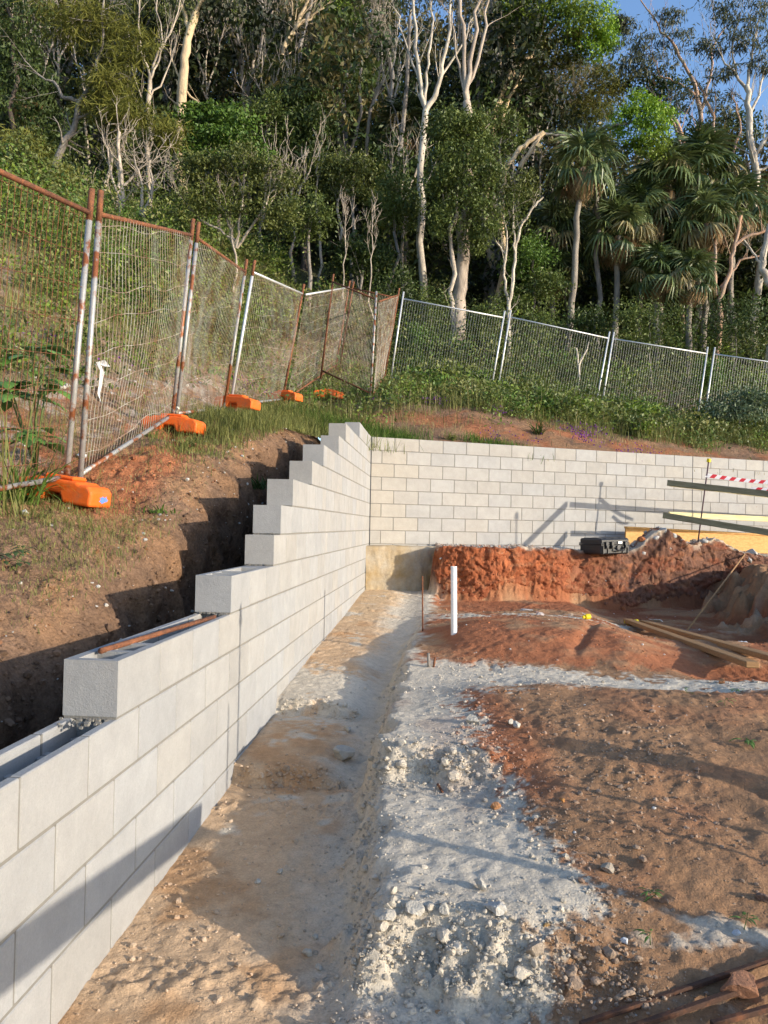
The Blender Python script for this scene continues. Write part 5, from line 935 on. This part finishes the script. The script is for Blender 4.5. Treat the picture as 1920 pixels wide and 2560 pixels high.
# --- palms
def frond(g_, L_=1.0, pet=.7, droop=.3, seg=22, col=(.05, .10, .03), spreadA=2.3):
    """one fan leaf: stalk along +x then a fan of narrow folded blades"""
    v, q, c = [], [], []
    def strip(p, dirs, widths, cc):
        n0 = len(v); 
        for P, W_, s in p: v.extend([P + s * W_, P - s * W_]); c.extend([cc, cc])
        for i in range(len(p) - 1): q.append([n0 + 2 * i, n0 + 2 * i + 1, n0 + 2 * i + 3, n0 + 2 * i + 2])
    st = [np.array([pet * t, 0, .22 * math.sin(t * 1.7) - droop * .25 * t * t]) for t in np.linspace(0, 1, 5)]
    strip([(P, .014, np.array([0, 1., 0])) for P in st], None, None, np.array(col) * 1.2)
    b_ = st[-1]
    for i in range(seg):
        a = (i / (seg - 1) - .5) * spreadA * 2; ln_ = L_ * (1 - .25 * (abs(a) / spreadA) ** 2) * g_.uniform(.9, 1.08); d = np.array([math.cos(a), math.sin(a), 0]); sdir = np.array([-math.sin(a), math.cos(a), 0]); sdir = sdir * .8 + np.array([0, 0, .6 * (1 if i % 2 else -1)])
        p = []
        for t, wd in ((0, .012), (.4, .056 * L_), (.72, .034 * L_), (1.0, .003)):
            dr = droop * (t ** 2.2) * ln_ * g_.uniform(.7, 1.2) + (.55 * ln_ * max(0, t - .62) * 1.2); P = b_ + d * ln_ * (t - .12 * t * t) + np.array([0, 0, .10 * (1 - abs(a) / spreadA) - dr]); p.append((P, wd, sdir))
        strip(p, None, None, np.array(col) * g_.uniform(.75, 1.25))
    return np.array(v), np.array(q), np.array(c)
def palm(label, base, top, r, nf_=26, fl=.56, pet=.60, dead=8, seed=0, tr=.085, group='fan palms in the wood', tone=1.0):
    g_ = np.random.default_rng(seed); base = np.asarray(base, float); top = np.asarray(top, float); root = thing('fan_palm', base, label, 'palm', group)
    mb2 = MB(); P = jitter_path([base - np.array([0, 0, .1]), (base + top) / 2 + g_.normal(size=3) * .05, top], g_, .01, 6); mb2.tube(P, np.linspace(tr * 1.15, tr * .85, len(P)), 10, cap=False)
    mb2.build('trunk', B_PALM, root, smooth=True, usecol=False, origin=base)
    def crown(n, e0, e1, cols, dr, sc, pt, name, m, spr=2.3):
        mb3 = MB()
        for i in range(n):
            az = i * 2.39996 + g_.uniform(-.3, .3); t = (i + .5) / n; e = e0 + (e1 - e0) * t + g_.uniform(-.15, .15); col = cols[0] + (cols[1] - cols[0]) * g_.random()
            if name == 'crown' and t > .55 and g_.random() < .4: col = np.array([.26, .22, .10])
            v, q, c = frond(g_, fl * sc * g_.uniform(.85, 1.15), pet * pt * g_.uniform(.8, 1.2), dr + .25 * t, 20, col, spr)
            tw_ = g_.uniform(-.5, .5); Rx = np.array([[1, 0, 0], [0, math.cos(tw_), -math.sin(tw_)], [0, math.sin(tw_), math.cos(tw_)]])
            Ry = np.array([[math.cos(e), 0, -math.sin(e)], [0, 1, 0], [math.sin(e), 0, math.cos(e)]]); Rz = np.array([[math.cos(az), -math.sin(az), 0], [math.sin(az), math.cos(az), 0], [0, 0, 1]])
            mb3.add(v @ (Rz @ Ry @ Rx).T * r + top, q, None, c)
        mb3.build(name, m, root, origin=base)
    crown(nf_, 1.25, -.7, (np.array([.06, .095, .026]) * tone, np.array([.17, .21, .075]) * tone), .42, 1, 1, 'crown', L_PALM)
    if dead: crown(int(dead * 1.3), -.8, -1.5, (np.array([.42, .31, .18]), np.array([.26, .16, .08])), .35, 1.0, .55, 'dead_fronds', L_DEAD, .75)
    return root
def palmpx(label, ub, u, v, y, r, **k):
    b_ = gnd(ub, 800, y); t_ = at(u, v, y); return palm(label, b_, t_, r, **k)
palmpx('tall fan palm with slim grey trunk and hanging dead fronds', 1418, 1456, 420, 9.9, 1.15, nf_=24, dead=9, seed=1, tr=.085)
palmpx('second fan palm with a slender straight trunk and pale brown skirt', 1536, 1546, 590, 10.6, 1.1, nf_=24, dead=12, seed=2, tr=.085)
for lab, ub, u, v, y, r, s, k in [('fan palm with the broad crown under the right edge gum', 1735, 1741, 440, 12.0, 1.35, 3, dict(nf_=34, dead=10)), ('fan palm with split fronds left of the leaning orange trunk', 1760, 1765, 560, 11.0, 1.1, 4, dict(dead=12)),
    ('fan palm behind the lime tree, fronds hanging like a curtain', 1650, 1655, 470, 11.8, 1.3, 5, dict(nf_=32, dead=10)), ('short fan palm with fronds spread over the dark round bush', 1640, 1640, 690, 10.2, .95, 6, dict(dead=8)),
    ('short fan palm beside the leaning pink trunk', 1722, 1724, 700, 10.0, .9, 7, dict(dead=5)), ('fan palm beneath the right edge gum with fronds like pinwheels', 1830, 1835, 530, 11.5, 1.2, 8, dict(dead=9)),
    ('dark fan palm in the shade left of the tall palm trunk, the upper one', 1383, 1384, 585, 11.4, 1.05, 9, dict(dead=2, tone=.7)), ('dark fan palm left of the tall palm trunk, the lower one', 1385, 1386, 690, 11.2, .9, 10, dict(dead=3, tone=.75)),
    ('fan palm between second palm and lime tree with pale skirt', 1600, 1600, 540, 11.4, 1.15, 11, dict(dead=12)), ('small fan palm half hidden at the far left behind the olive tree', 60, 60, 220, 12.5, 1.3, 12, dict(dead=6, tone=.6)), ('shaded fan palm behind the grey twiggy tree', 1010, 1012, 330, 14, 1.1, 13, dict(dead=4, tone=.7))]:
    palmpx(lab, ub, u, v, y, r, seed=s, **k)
# --- shrubs at the edge of the wood
def shrub(label, u, v, y, ru, rv, n, cols=MD, size=.075, name='shrub', **k):
    T(name, label, u, y, [pth(y, (u, v + rv * .6), (u, v), r=(.02, .01))], [cl(u - ru * .3, v + rv * .15, y, ru * .7, rv * .8, n // 2, cols=cols, size=size, **k), cl(u + ru * .35, v + rv * .1, y, ru * .7, rv * .85, n // 2, cols=cols, size=size, **k)], B_GREY, None, dict(n=5, length=.5, lvl=1, lo=.1, minr=.004), cat='shrub')
for a in [('dark dense round bush behind the white fence, right of the second palm', 1625, 800, 8.6, 95, 72, 4200, MD, .07), ('dark leafy bush behind the fence near the right edge', 1840, 800, 9.0, 90, 80, 3600, DK, .075), ('dark bush left of the second palm trunk', 1470, 800, 9.2, 55, 55, 2000, DK, .075),
    ('tall leafy shrub between forked tree and tall palm', 1345, 815, 8.2, 50, 60, 1800, MD, .075), ('green shrub just right of the stout pale trunk', 1210, 800, 8.3, 50, 75, 2400, MD, .075), ('leafy green shrub left of the stout pale trunk', 1080, 780, 8.0, 50, 90, 2800, MD, .07), ('bright leafy shrub just inside the first white fence panel', 1040, 850, 7.2, 40, 60, 1500, BR, .07),
    ('large leafy shrub right behind the brown posts', 985, 720, 8.4, 55, 70, 2400, DK, .075), ('green shrub behind the uphill brown fence', 850, 790, 7.6, 70, 60, 2300, MD, .07), ('wide low shrub behind the fourth fence panel', 720, 800, 6.6, 75, 60, 2400, MD, .065), ('silvery green shrub at the right edge in front of the fence', 1850, 1010, 6.2, 85, 50, 2600, ((.09, .13, .07), (.16, .21, .11)), .085),
    ('lime tinted shrub behind the right white fence panel', 1770, 930, 7.6, 50, 45, 1500, BR, .07), ('small leafy shrub behind the second fence panel', 420, 800, 2.4, 60, 50, 2000, BR, .05), ('yellow green leafy bush behind the nearest fence panel', 110, 720, 3.0, 110, 60, 3600, YG, .05), ('bluish green weedy shrub halfway along the second fence panel', 330, 740, 3.4, 70, 45, 1800, ((.05, .09, .045), (.10, .15, .07)), .06), ('low green shrub behind the third fence panel', 545, 820, 3.2, 70, 50, 2000, MD, .055)]:
    shrub(*a)
# thicket of dry twigs behind the fence at right
for lab, u, v, y, Lh in [('tangle of dry grey brown twigs behind the third white fence panel', 1620, 940, 7.6, .75)]:
    b_ = gnd(u, v, y); root = thing('dry_thicket', b_, lab, 'thicket'); mb2 = MB(); g_ = np.random.default_rng(77)
    for i in range(90):
        p = np.array([g_.uniform(-.9, .9), g_.uniform(-.4, .4), g_.uniform(0, .3)]); d = np.array([g_.normal() * .8, g_.normal() * .3, g_.uniform(.1, .9)]); pts = [p]
        for s in range(5): d = d + g_.normal(size=3) * .25 + np.array([0, 0, -.12]); pts.append(pts[-1] + d / np.linalg.norm(d) * Lh / 4)
        mb2.tube(pts, np.linspace(.009, .003, 6), 4, cap=False)
    mb2.build('twig_tangle', mat('dry_twigs', (.24, .17, .11), .9, col2=(.14, .11, .08), nscale=4), root, usecol=False)
T('stump', 'pair of pale broken stems behind the second white fence panel', 1445, 7.8, [pth(7.8, (1447, 915), (1440, 870), r=(.045, .03)), pth(7.8, (1447, 915), (1458, 890), (1472, 855), r=(.045, .02))], None, B_WHITE, None, None)
# ---------------------------------------------------------------- the wood beyond: one dark mass of trees
DKK = ((.012, .018, .006), (.045, .058, .017)); g_ = np.random.default_rng(500); MBw = MB(); LV, LC = [], []
for i in range(175):
    y = g_.uniform(13, 34); x = g_.uniform(-.62, .50) * (y + 11.5) * 1.0 + 1.0; b_ = np.array([x, y, hz(x, y) - .2]); u = (x - 1.087) / (y + 11.5)
    h = g_.uniform(7.5, 12.5) if u < .12 else g_.uniform(4.5, 7.5) * (1 - .2 * max(0, (u - .12) / .3))
    top = b_ + np.array([g_.normal() * .8, 0, h]); P = jitter_path([b_, (b_ + top) / 2 + g_.normal(size=3) * .3, top], g_, .03, 4); MBw.tube(P, np.linspace(g_.uniform(.10, .2), .04, len(P)), 6, cap=False)
    cc = [DKK, DK, BRN, DK, DKK][g_.integers(5)]
    for k in range(g_.integers(3, 6)):
        c = b_ + np.array([g_.normal() * 1.3, g_.normal() * 1.0, h * g_.uniform(.35, 1.02)]); v, c_ = leaves(c, (g_.uniform(.9, 1.7), 1.2, g_.uniform(.7, 1.5)), 520, g_, size=.24, asp=.4, cols=cc, droop=.6, sub=12); LV.append(v); LC.append(c_)
    twigs(MBw, P, .1, g_, 3, 2.0, 2, .7, .4, .6)
for i in range(520):
    y = g_.uniform(11.5, 27); x = g_.uniform(-.60, .50) * (y + 11.5) + 1.0; c = np.array([x, y, hz(x, y) + g_.uniform(.3, 3.6)])
    v, c_ = leaves(c, (g_.uniform(.8, 1.5), 1.0, g_.uniform(.6, 1.2)), 300, g_, size=.20, asp=.42, cols=[DKK, DK, SH, DKK][g_.integers(4)], droop=.5, sub=10); LV.append(v); LC.append(c_)
nb = MBw.n; nqb = sum(len(q) for q in MBw.q); v = np.vstack(LV); nq = len(v) // 4; MBw.add(v, np.arange(len(v)).reshape(-1, 4), None, np.vstack(LC))
o = MBw.build('woods', mats=[B_GREY, L_LEAF], midx=np.concatenate([np.zeros(nqb), np.ones(nq)])); tag(o, 'dense dark bush of trees covering the hill behind', 'woods', kind='stuff')
# ---------------------------------------------------------------- ground cover
def hpts(n, x0, x1, y0, y1, g_, dens):
    x = g_.uniform(x0, x1, n * 3); y = g_.uniform(y0, y1, n * 3); k = np.nonzero(g_.random(n * 3) < dens(x, y))[0][:n]; x, y = x[k], y[k]; return np.stack([x, y, hill(x, y)], -1)
def blades(P, h, g_, cols, wd=.008, lean=.5):
    n = len(P); a = g_.uniform(0, 2 * PI, n); d = np.stack([np.cos(a), np.sin(a), 0 * a], -1) * (g_.random(n) * lean)[:, None]; h = h * g_.uniform(.5, 1.3, n)
    s = np.stack([-np.sin(a), np.cos(a), 0 * a], -1) * (wd * g_.uniform(.6, 1.3, n))[:, None]; up = np.array([0, 0, 1.])
    m1 = P + d * (h * .35)[:, None] + up * (h * .55)[:, None]; tp = P + d * (h * 1.1)[:, None] + up * (h * (1 - .35 * np.linalg.norm(d, axis=1)))[:, None]
    v = np.stack([P - s, P + s, m1 + s * .7, m1 - s * .7, tp], 1).reshape(-1, 3); b5 = (np.arange(n) * 5)[:, None]
    c0, c1 = np.array(cols[0]), np.array(cols[1]); t = g_.random(n)[:, None]; c = np.repeat(c0 + (c1 - c0) * t, 5, 0)
    return v, b5 + np.array([[0, 1, 2, 3]]), b5 + np.array([[3, 2, 4]]), c
GC = ((.10, .125, .028), (.27, .26, .085)); GDRY = ((.22, .18, .08), (.38, .32, .16)); GG = ((.06, .12, .018), (.14, .22, .04))
g_ = np.random.default_rng(600); gr = MB()
def vegmask(x, y):
    n = fbm(x * .8, y * .8, 200); n2 = fbm(x * 2.5, y * 2.5, 201)
    right = ss(1.4, 2.9, y - WT * np.clip(x, 0, 14) + 1.1 * n2) * ss(-1.2, -.2, x)
    left = ss(-2.5, -3.1, x + .5 * n2 - .12 * np.maximum(-y - 2, 0) * 0) * ss(-7.5, -6, y + n)
    mid = ss(.4, 1.6, y + n2) * ss(-3.2, -1, x) * ss(.9, -.1, x)
    return np.clip(np.maximum(np.maximum(right, left), mid * .8), 0, 1), n, n2
def d1(x, y): m, n, n2 = vegmask(x, y); return m * ss(-.15, .2, n2 + .1) * ss(13, 9, y)
P = hpts(36000, -11, 12, -6, 12, g_, d1); v, q, t, c = blades(P, .24, g_, GC, .005, .9); gr.add(v, q, t, c)
P = hpts(7000, .2, 12, 3, 8, g_, lambda x, y: vegmask(x, y)[0] * ss(-.3, .2, vegmask(x, y)[2] + .15)); v, q, t, c = blades(P, .42, g_, GC, .005, .6); gr.add(v, q, t, c)
P = hpts(6000, -9, 11, -5, 9, g_, lambda x, y: d1(x, y) * .5); v, q, t, c = blades(P, .55, g_, GDRY, .004, .5); gr.add(v, q, t, c)
def bankpatch(cx, cy_, rx, ry): return lambda x, y: np.exp(-((x - cx) / rx) ** 2 - ((y - cy_) / ry) ** 2)
for cx, cy_, rx, ry, n, h, cc in [(-1.25, -6.9, .45, .5, 2200, .055, GC), (-1.0, -7.5, .25, .45, 500, .04, GC), (-1.15, -3.2, .40, .8, 3500, .16, GC), (-1.0, -1.5, .28, .9, 2400, .15, GC), (-1.0, .2, .7, .6, 3600, .26, GC), (-1.9, -2.8, .6, 1.2, 1200, .12, GC), (-1.1, 1.6, .35, .9, 1500, .22, GC), (-.55, .6, .5, .45, 2400, .28, GG), (.25, .75, .35, .25, 900, .3, GG), (1.95, 1.35, .45, .16, 700, .17, GG), (-1.15, -4.6, .25, .5, 700, .08, GC), (-2.6, -5.6, .8, .9, 1600, .2, GC), (.9, 1.9, 1.2, .5, 300, .10, GDRY), (-1.3, -7.2, .6, 1.2, 500, .03, GDRY), (-1.2, -5.4, .5, 1.0, 900, .03, GDRY), (4.5, 3.2, 1.6, .5, 500, .10, GDRY)]:
    P = hpts(int(n * 2.2), cx - 2.2 * rx, min(cx + 2.2 * rx, -.68 if cy_ < 0 else 99), cy_ - 2.2 * ry, cy_ + 2.2 * ry, g_, bankpatch(cx, cy_, rx, ry)); v, q, t, c = blades(P, h, g_, cc, .0019 if cy_ < -5 else .0032 if cy_ < 0 else .0045, 1.1); gr.add(v, q, t, c)
o = gr.build('grass', L_GRASS); tag(o, 'long green and straw coloured grass on the slope and bank', 'grass', kind='stuff')
# leafy undergrowth
g_ = np.random.default_rng(601); P = hpts(2600, -10, 12, -7, 11, g_, lambda x, y: vegmask(x, y)[0] * ss(-.35, .1, vegmask(x, y)[1] + .15 * vegmask(x, y)[2])); uv_, uc_ = [], []
for p in P:
    k = g_.integers(5); r = g_.uniform(.10, .32); v, c = leaves(p + np.array([0, 0, r * .7]), (r * 1.3, r * 1.3, r), 70, g_, size=.05 + .02 * g_.random(), asp=.55, cols=[MD, BR, YG, GC, MD][k], sub=8, sig=.4); uv_.append(v); uc_.append(c)
P = np.concatenate([hpts(150, .4, 13, 3.8, 7.0, g_, lambda x, y: .9 * ss(1.9, 2.8, y - WT * x)), hpts(330, -13, -2.9, 1.2, 12, g_, lambda x, y: ss(1.0, 2.6, y - .35 * (x + 3)) * .8), hpts(300, -2.5, 14, 7.2, 12, g_, lambda x, y: x * 0 + 1.0)])
for p in P:
    r = g_.uniform(.3, .75) * (.5 if .3 < p[0] and p[1] < 7.0 else 1); v, c = leaves(p + np.array([0, 0, r * .8]), (r * 1.3, r * 1.2, r), 230, g_, size=.085, asp=.5, cols=[MD, SH, BR, MD, YG, GC][g_.integers(6)], sub=10, sig=.36); uv_.append(v); uc_.append(c)
v = np.vstack(uv_); o = mk('undergrowth', v, np.arange(len(v)).reshape(-1, 4), mat=L_LEAF, col=np.vstack(uc_)); tag(o, 'leafy weeds and creepers covering the ground below the trees', 'undergrowth', kind='stuff')
# purple and yellow flowers
g_ = np.random.default_rng(602); fv, fc = [], []
for u, v, y, n in [(960, 1003, 2.9, 40), (1000, 995, 3.1, 40), (1095, 1005, 3.0, 70), (1250, 1040, 2.2, 50), (1440, 1070, 1.6, 120), (1490, 1050, 2.0, 70), (1240, 1085, .8, 25), (1555, 1112, .6, 20), (1590, 1105, .8, 30), (1325, 1085, .8, 20), (1475, 1090, 1.0, 50), (1630, 1095, 1.0, 25), (110, 870, -2.2, 20), (620, 960, 1.6, 30), (680, 985, 1.5, 20), (270, 905, -2.0, 20)]:
    c = at(u, v, y); c = at(u, v, y + .9 * WT * max(0, c[0])); q = c + g_.normal(size=(n, 3)) * np.array([.16, .14, .0]); q[:, 2] = hill(q[:, 0], q[:, 1]) + g_.uniform(.05, .2, n); a = g_.normal(size=(n, 3)); a /= np.linalg.norm(a, axis=1)[:, None]; b_ = np.cross(a, g_.normal(size=(n, 3))); b_ /= np.linalg.norm(b_, axis=1)[:, None]; s = .016
    fv.append(np.stack([q - a * s, q + b_ * s, q + a * s, q - b_ * s], 1).reshape(-1, 3)); fc.append(np.repeat(np.array([[.20, .05, .28]]) * g_.uniform(.6, 1.2, (n, 1)), 4, 0))
v = np.vstack(fv); o = mk('wildflowers', v, np.arange(len(v)).reshape(-1, 4), mat=L_PETAL, col=np.vstack(fc)); tag(o, 'small purple wildflowers dotted along the red slope', 'flowers', kind='stuff')
# ---------------------------------------------------------------- single plants near the camera
def arch_tuft(label, base, n, L_, wd, cols, seed, name='grass_tuft', lean=(.3, 1.2), dirbias=None):
    g_ = np.random.default_rng(seed); mb2 = MB(); base = np.asarray(base, float)
    for i in range(n):
        a = g_.uniform(0, 2 * PI); 
        if dirbias is not None and g_.random() < .5: a = dirbias + g_.normal() * .6
        ln_ = L_ * g_.uniform(.45, 1.1); le = g_.uniform(*lean); d = np.array([math.cos(a), math.sin(a), 0]); s = np.array([-math.sin(a), math.cos(a), 0]); p0 = g_.normal(size=3) * np.array([.05, .05, 0])
        P = []; e = PI / 2 - .15 - .2 * g_.random(); p = p0.copy()
        for k in range(7):
            P.append(p.copy()); e -= le * .32; p = p + (d * math.cos(e) + np.array([0, 0, math.sin(e)])) * ln_ / 6
        W_ = wd * np.array([.6, 1, 1, .9, .75, .45, .05]) * g_.uniform(.7, 1.2); P = np.array(P); v = np.stack([P + s * W_[:, None], P - s * W_[:, None] ], 1).reshape(-1, 3)
        t = g_.random(); c = np.array(cols[0]) * (1 - t) + np.array(cols[1]) * t; mb2.add(v, [[2 * k, 2 * k + 1, 2 * k + 3, 2 * k + 2] for k in range(6)], None, c)
    o_ = mb2.build(name, L_GRASS); o_.location = base; return tag(o_, label, 'grass tuft')
def hb(u, v, y): p = at(u, v, y); p[2] = hz(p[0], p[1]) - .01; return p
arch_tuft('large tuft of broad bright grass on the bank at the left edge', hb(40, 1330, -6.75), 75, .50, .009, GG, 1, dirbias=-.3)
arch_tuft('tall thin grass stalks rising past the nearest fence at the left edge', hb(35, 1340, -7.0), 26, 1.0, .005, GC, 2, lean=(.05, .45))
arch_tuft('green grass clump growing inside the dark trench beside the wall', np.array([-.62, -4.45, 1.98]), 36, .26, .008, ((.03, .06, .015), (.07, .11, .03)), 3)
arch_tuft('dark spiky clump among purple flowers above the back wall', hb(1345, 1085, 2.5), 40, .40, .010, DK, 4)
arch_tuft('pale green grass clump above the back wall left of the flowers', hb(1130, 1096, 1.25), 60, .28, .006, GC, 5)
arch_tuft('spray of long grass hanging over the corner of the two walls', hb(905, 1080, .9), 70, .6, .007, GG, 6, dirbias=-.5)
arch_tuft('low green clump on the red slope at the far right', hb(1880, 1135, 3.7), 40, .2, .007, GG, 7)
arch_tuft('yellow green grass clump behind the second white fence panel', hb(1400, 985, 5.6), 60, .6, .010, ((.14, .19, .03), (.28, .32, .07)), 8)
arch_tuft('tall reedy grass at the foot of the first white post', hb(985, 985, 3.9), 60, .8, .007, GC, 9, lean=(.1, .7))
for i, (lab, u, v, y) in enumerate([('small weed clump near the top of the bank, left of the trench', 470, 1175, -4.6), ('weed clump beside white chips on the bank', 370, 1128, -4.4), ('bright tiny weed on the bank edge right of the nearest foot', 405, 1290, -6.2)]):
    arch_tuft(lab, hb(u, v, y), 34, .17 if i < 2 else .09, .007, GC if i < 2 else GG, 20 + i, name='weed')
def broad(label, base, n, L_, seed, cols, stem=.4, size=.16, name='leafy_plant', asp=.8, cat='plant'):
    g_ = np.random.default_rng(seed); base = np.asarray(base, float); root = thing(name, base, label, cat); st = MB(); lf = MB()
    ns = max(1, n // 7); stems = []
    for s in range(ns):
        a = g_.uniform(0, 6.28); e = np.array([math.cos(a) * .35, math.sin(a) * .35, 1]) * stem * g_.uniform(.6, 1.1); P = [np.zeros(3), e * .5 + g_.normal(size=3) * .02, e]; st.tube(P, [.008 * size / .16, .006 * size / .16, .004 * size / .16], 6); stems.append(P)
    hs_ = [(0, 0), (.12, .33), (.35, .5), (.65, .38), (.88, .15), (1, 0)]
    for i in range(n):
        P = stems[i % ns]; t = g_.uniform(.35, 1.0); p = P[1] + (P[2] - P[1]) * t if t > .5 else P[0] + (P[1] - P[0]) * (t + .3); a = g_.uniform(0, 6.28); d = np.array([math.cos(a), math.sin(a), -.25 + .3 * g_.random()]); d /= np.linalg.norm(d); s = np.cross(d, [0, 0, 1]); s /= np.linalg.norm(s); nn = np.cross(s, d)
        b0 = p + d * size * .5; st.tube([p, b0], .003 * size / .16, 4, cap=False); z_ = size * g_.uniform(.6, 1.15)
        v = [b0 + d * h * z_ + nn * (.10 * math.sin(h * 3.1) - .22 * h * h) * z_ for h, w_ in hs_]; vl = [q + s * w_ * asp * z_ - nn * .06 * z_ for q, (h, w_) in zip(v, hs_)]; vr = [q - s * w_ * asp * z_ - nn * .06 * z_ for q, (h, w_) in zip(v, hs_)]
        t2 = g_.random(); c = np.array(cols[0]) * (1 - t2) + np.array(cols[1]) * t2
        lf.add(np.array(v + vl + vr), [[k, k + 1, 7 + k, 6 + k] for k in range(5)] + [[k + 1, k, 12 + k, 13 + k] for k in range(5)], None, c)
    st.build('stems', mat('green_stem', (.10, .14, .04), .7), root, usecol=False, smooth=True); lf.build('leaves', L_LEAF, root, smooth=True); return root
pb = at(95, 1040, -6.05); pb[2] = hz(pb[0], pb[1]); broad('plant with big heart shaped leaves behind the nearest fence panel', pb, 46, .5, 5, ((.08, .18, .035), (.18, .32, .08)), stem=.9, size=.19)
pb = at(35, 1540, -7.6); pb[2] = hz(pb[0], pb[1]); broad('small dark leafy weed low on the bank at the left edge', pb, 26, .1, 6, ((.04, .07, .025), (.08, .12, .05)), stem=.12, size=.05, asp=.6, name='weed', cat='weed')
for i, (lab, u, v) in enumerate([('tiny green seedling on the mound crest, left of two', 1724, 1764), ('tiny green seedling on the mound crest nearest the right edge', 1836, 1755), ('seedling lying flat on the brown mound below the crest pair', 1812, 1800), ('largest green weed on the brown mound at the right', 1872, 1868), ('lone weed in the lower right dirt below the white streak', 1606, 2305), ('faint green weed above the rusty bars', 1860, 2345), ('tiny sprout in grey dust right of the step', 1626, 2378)]):
    p = atz(u, v, .6 if v < 2000 else .33); p[2] = gz(p[0], p[1]) - .003; broad(lab, p, [6, 8, 5, 12, 8, 8, 5][i], .05, 30 + i, ((.08, .15, .03), (.16, .26, .06)), stem=.05 if i < 3 else .045, size=.035 if i != 3 else .05, asp=.35, name='seedling', cat='weed')
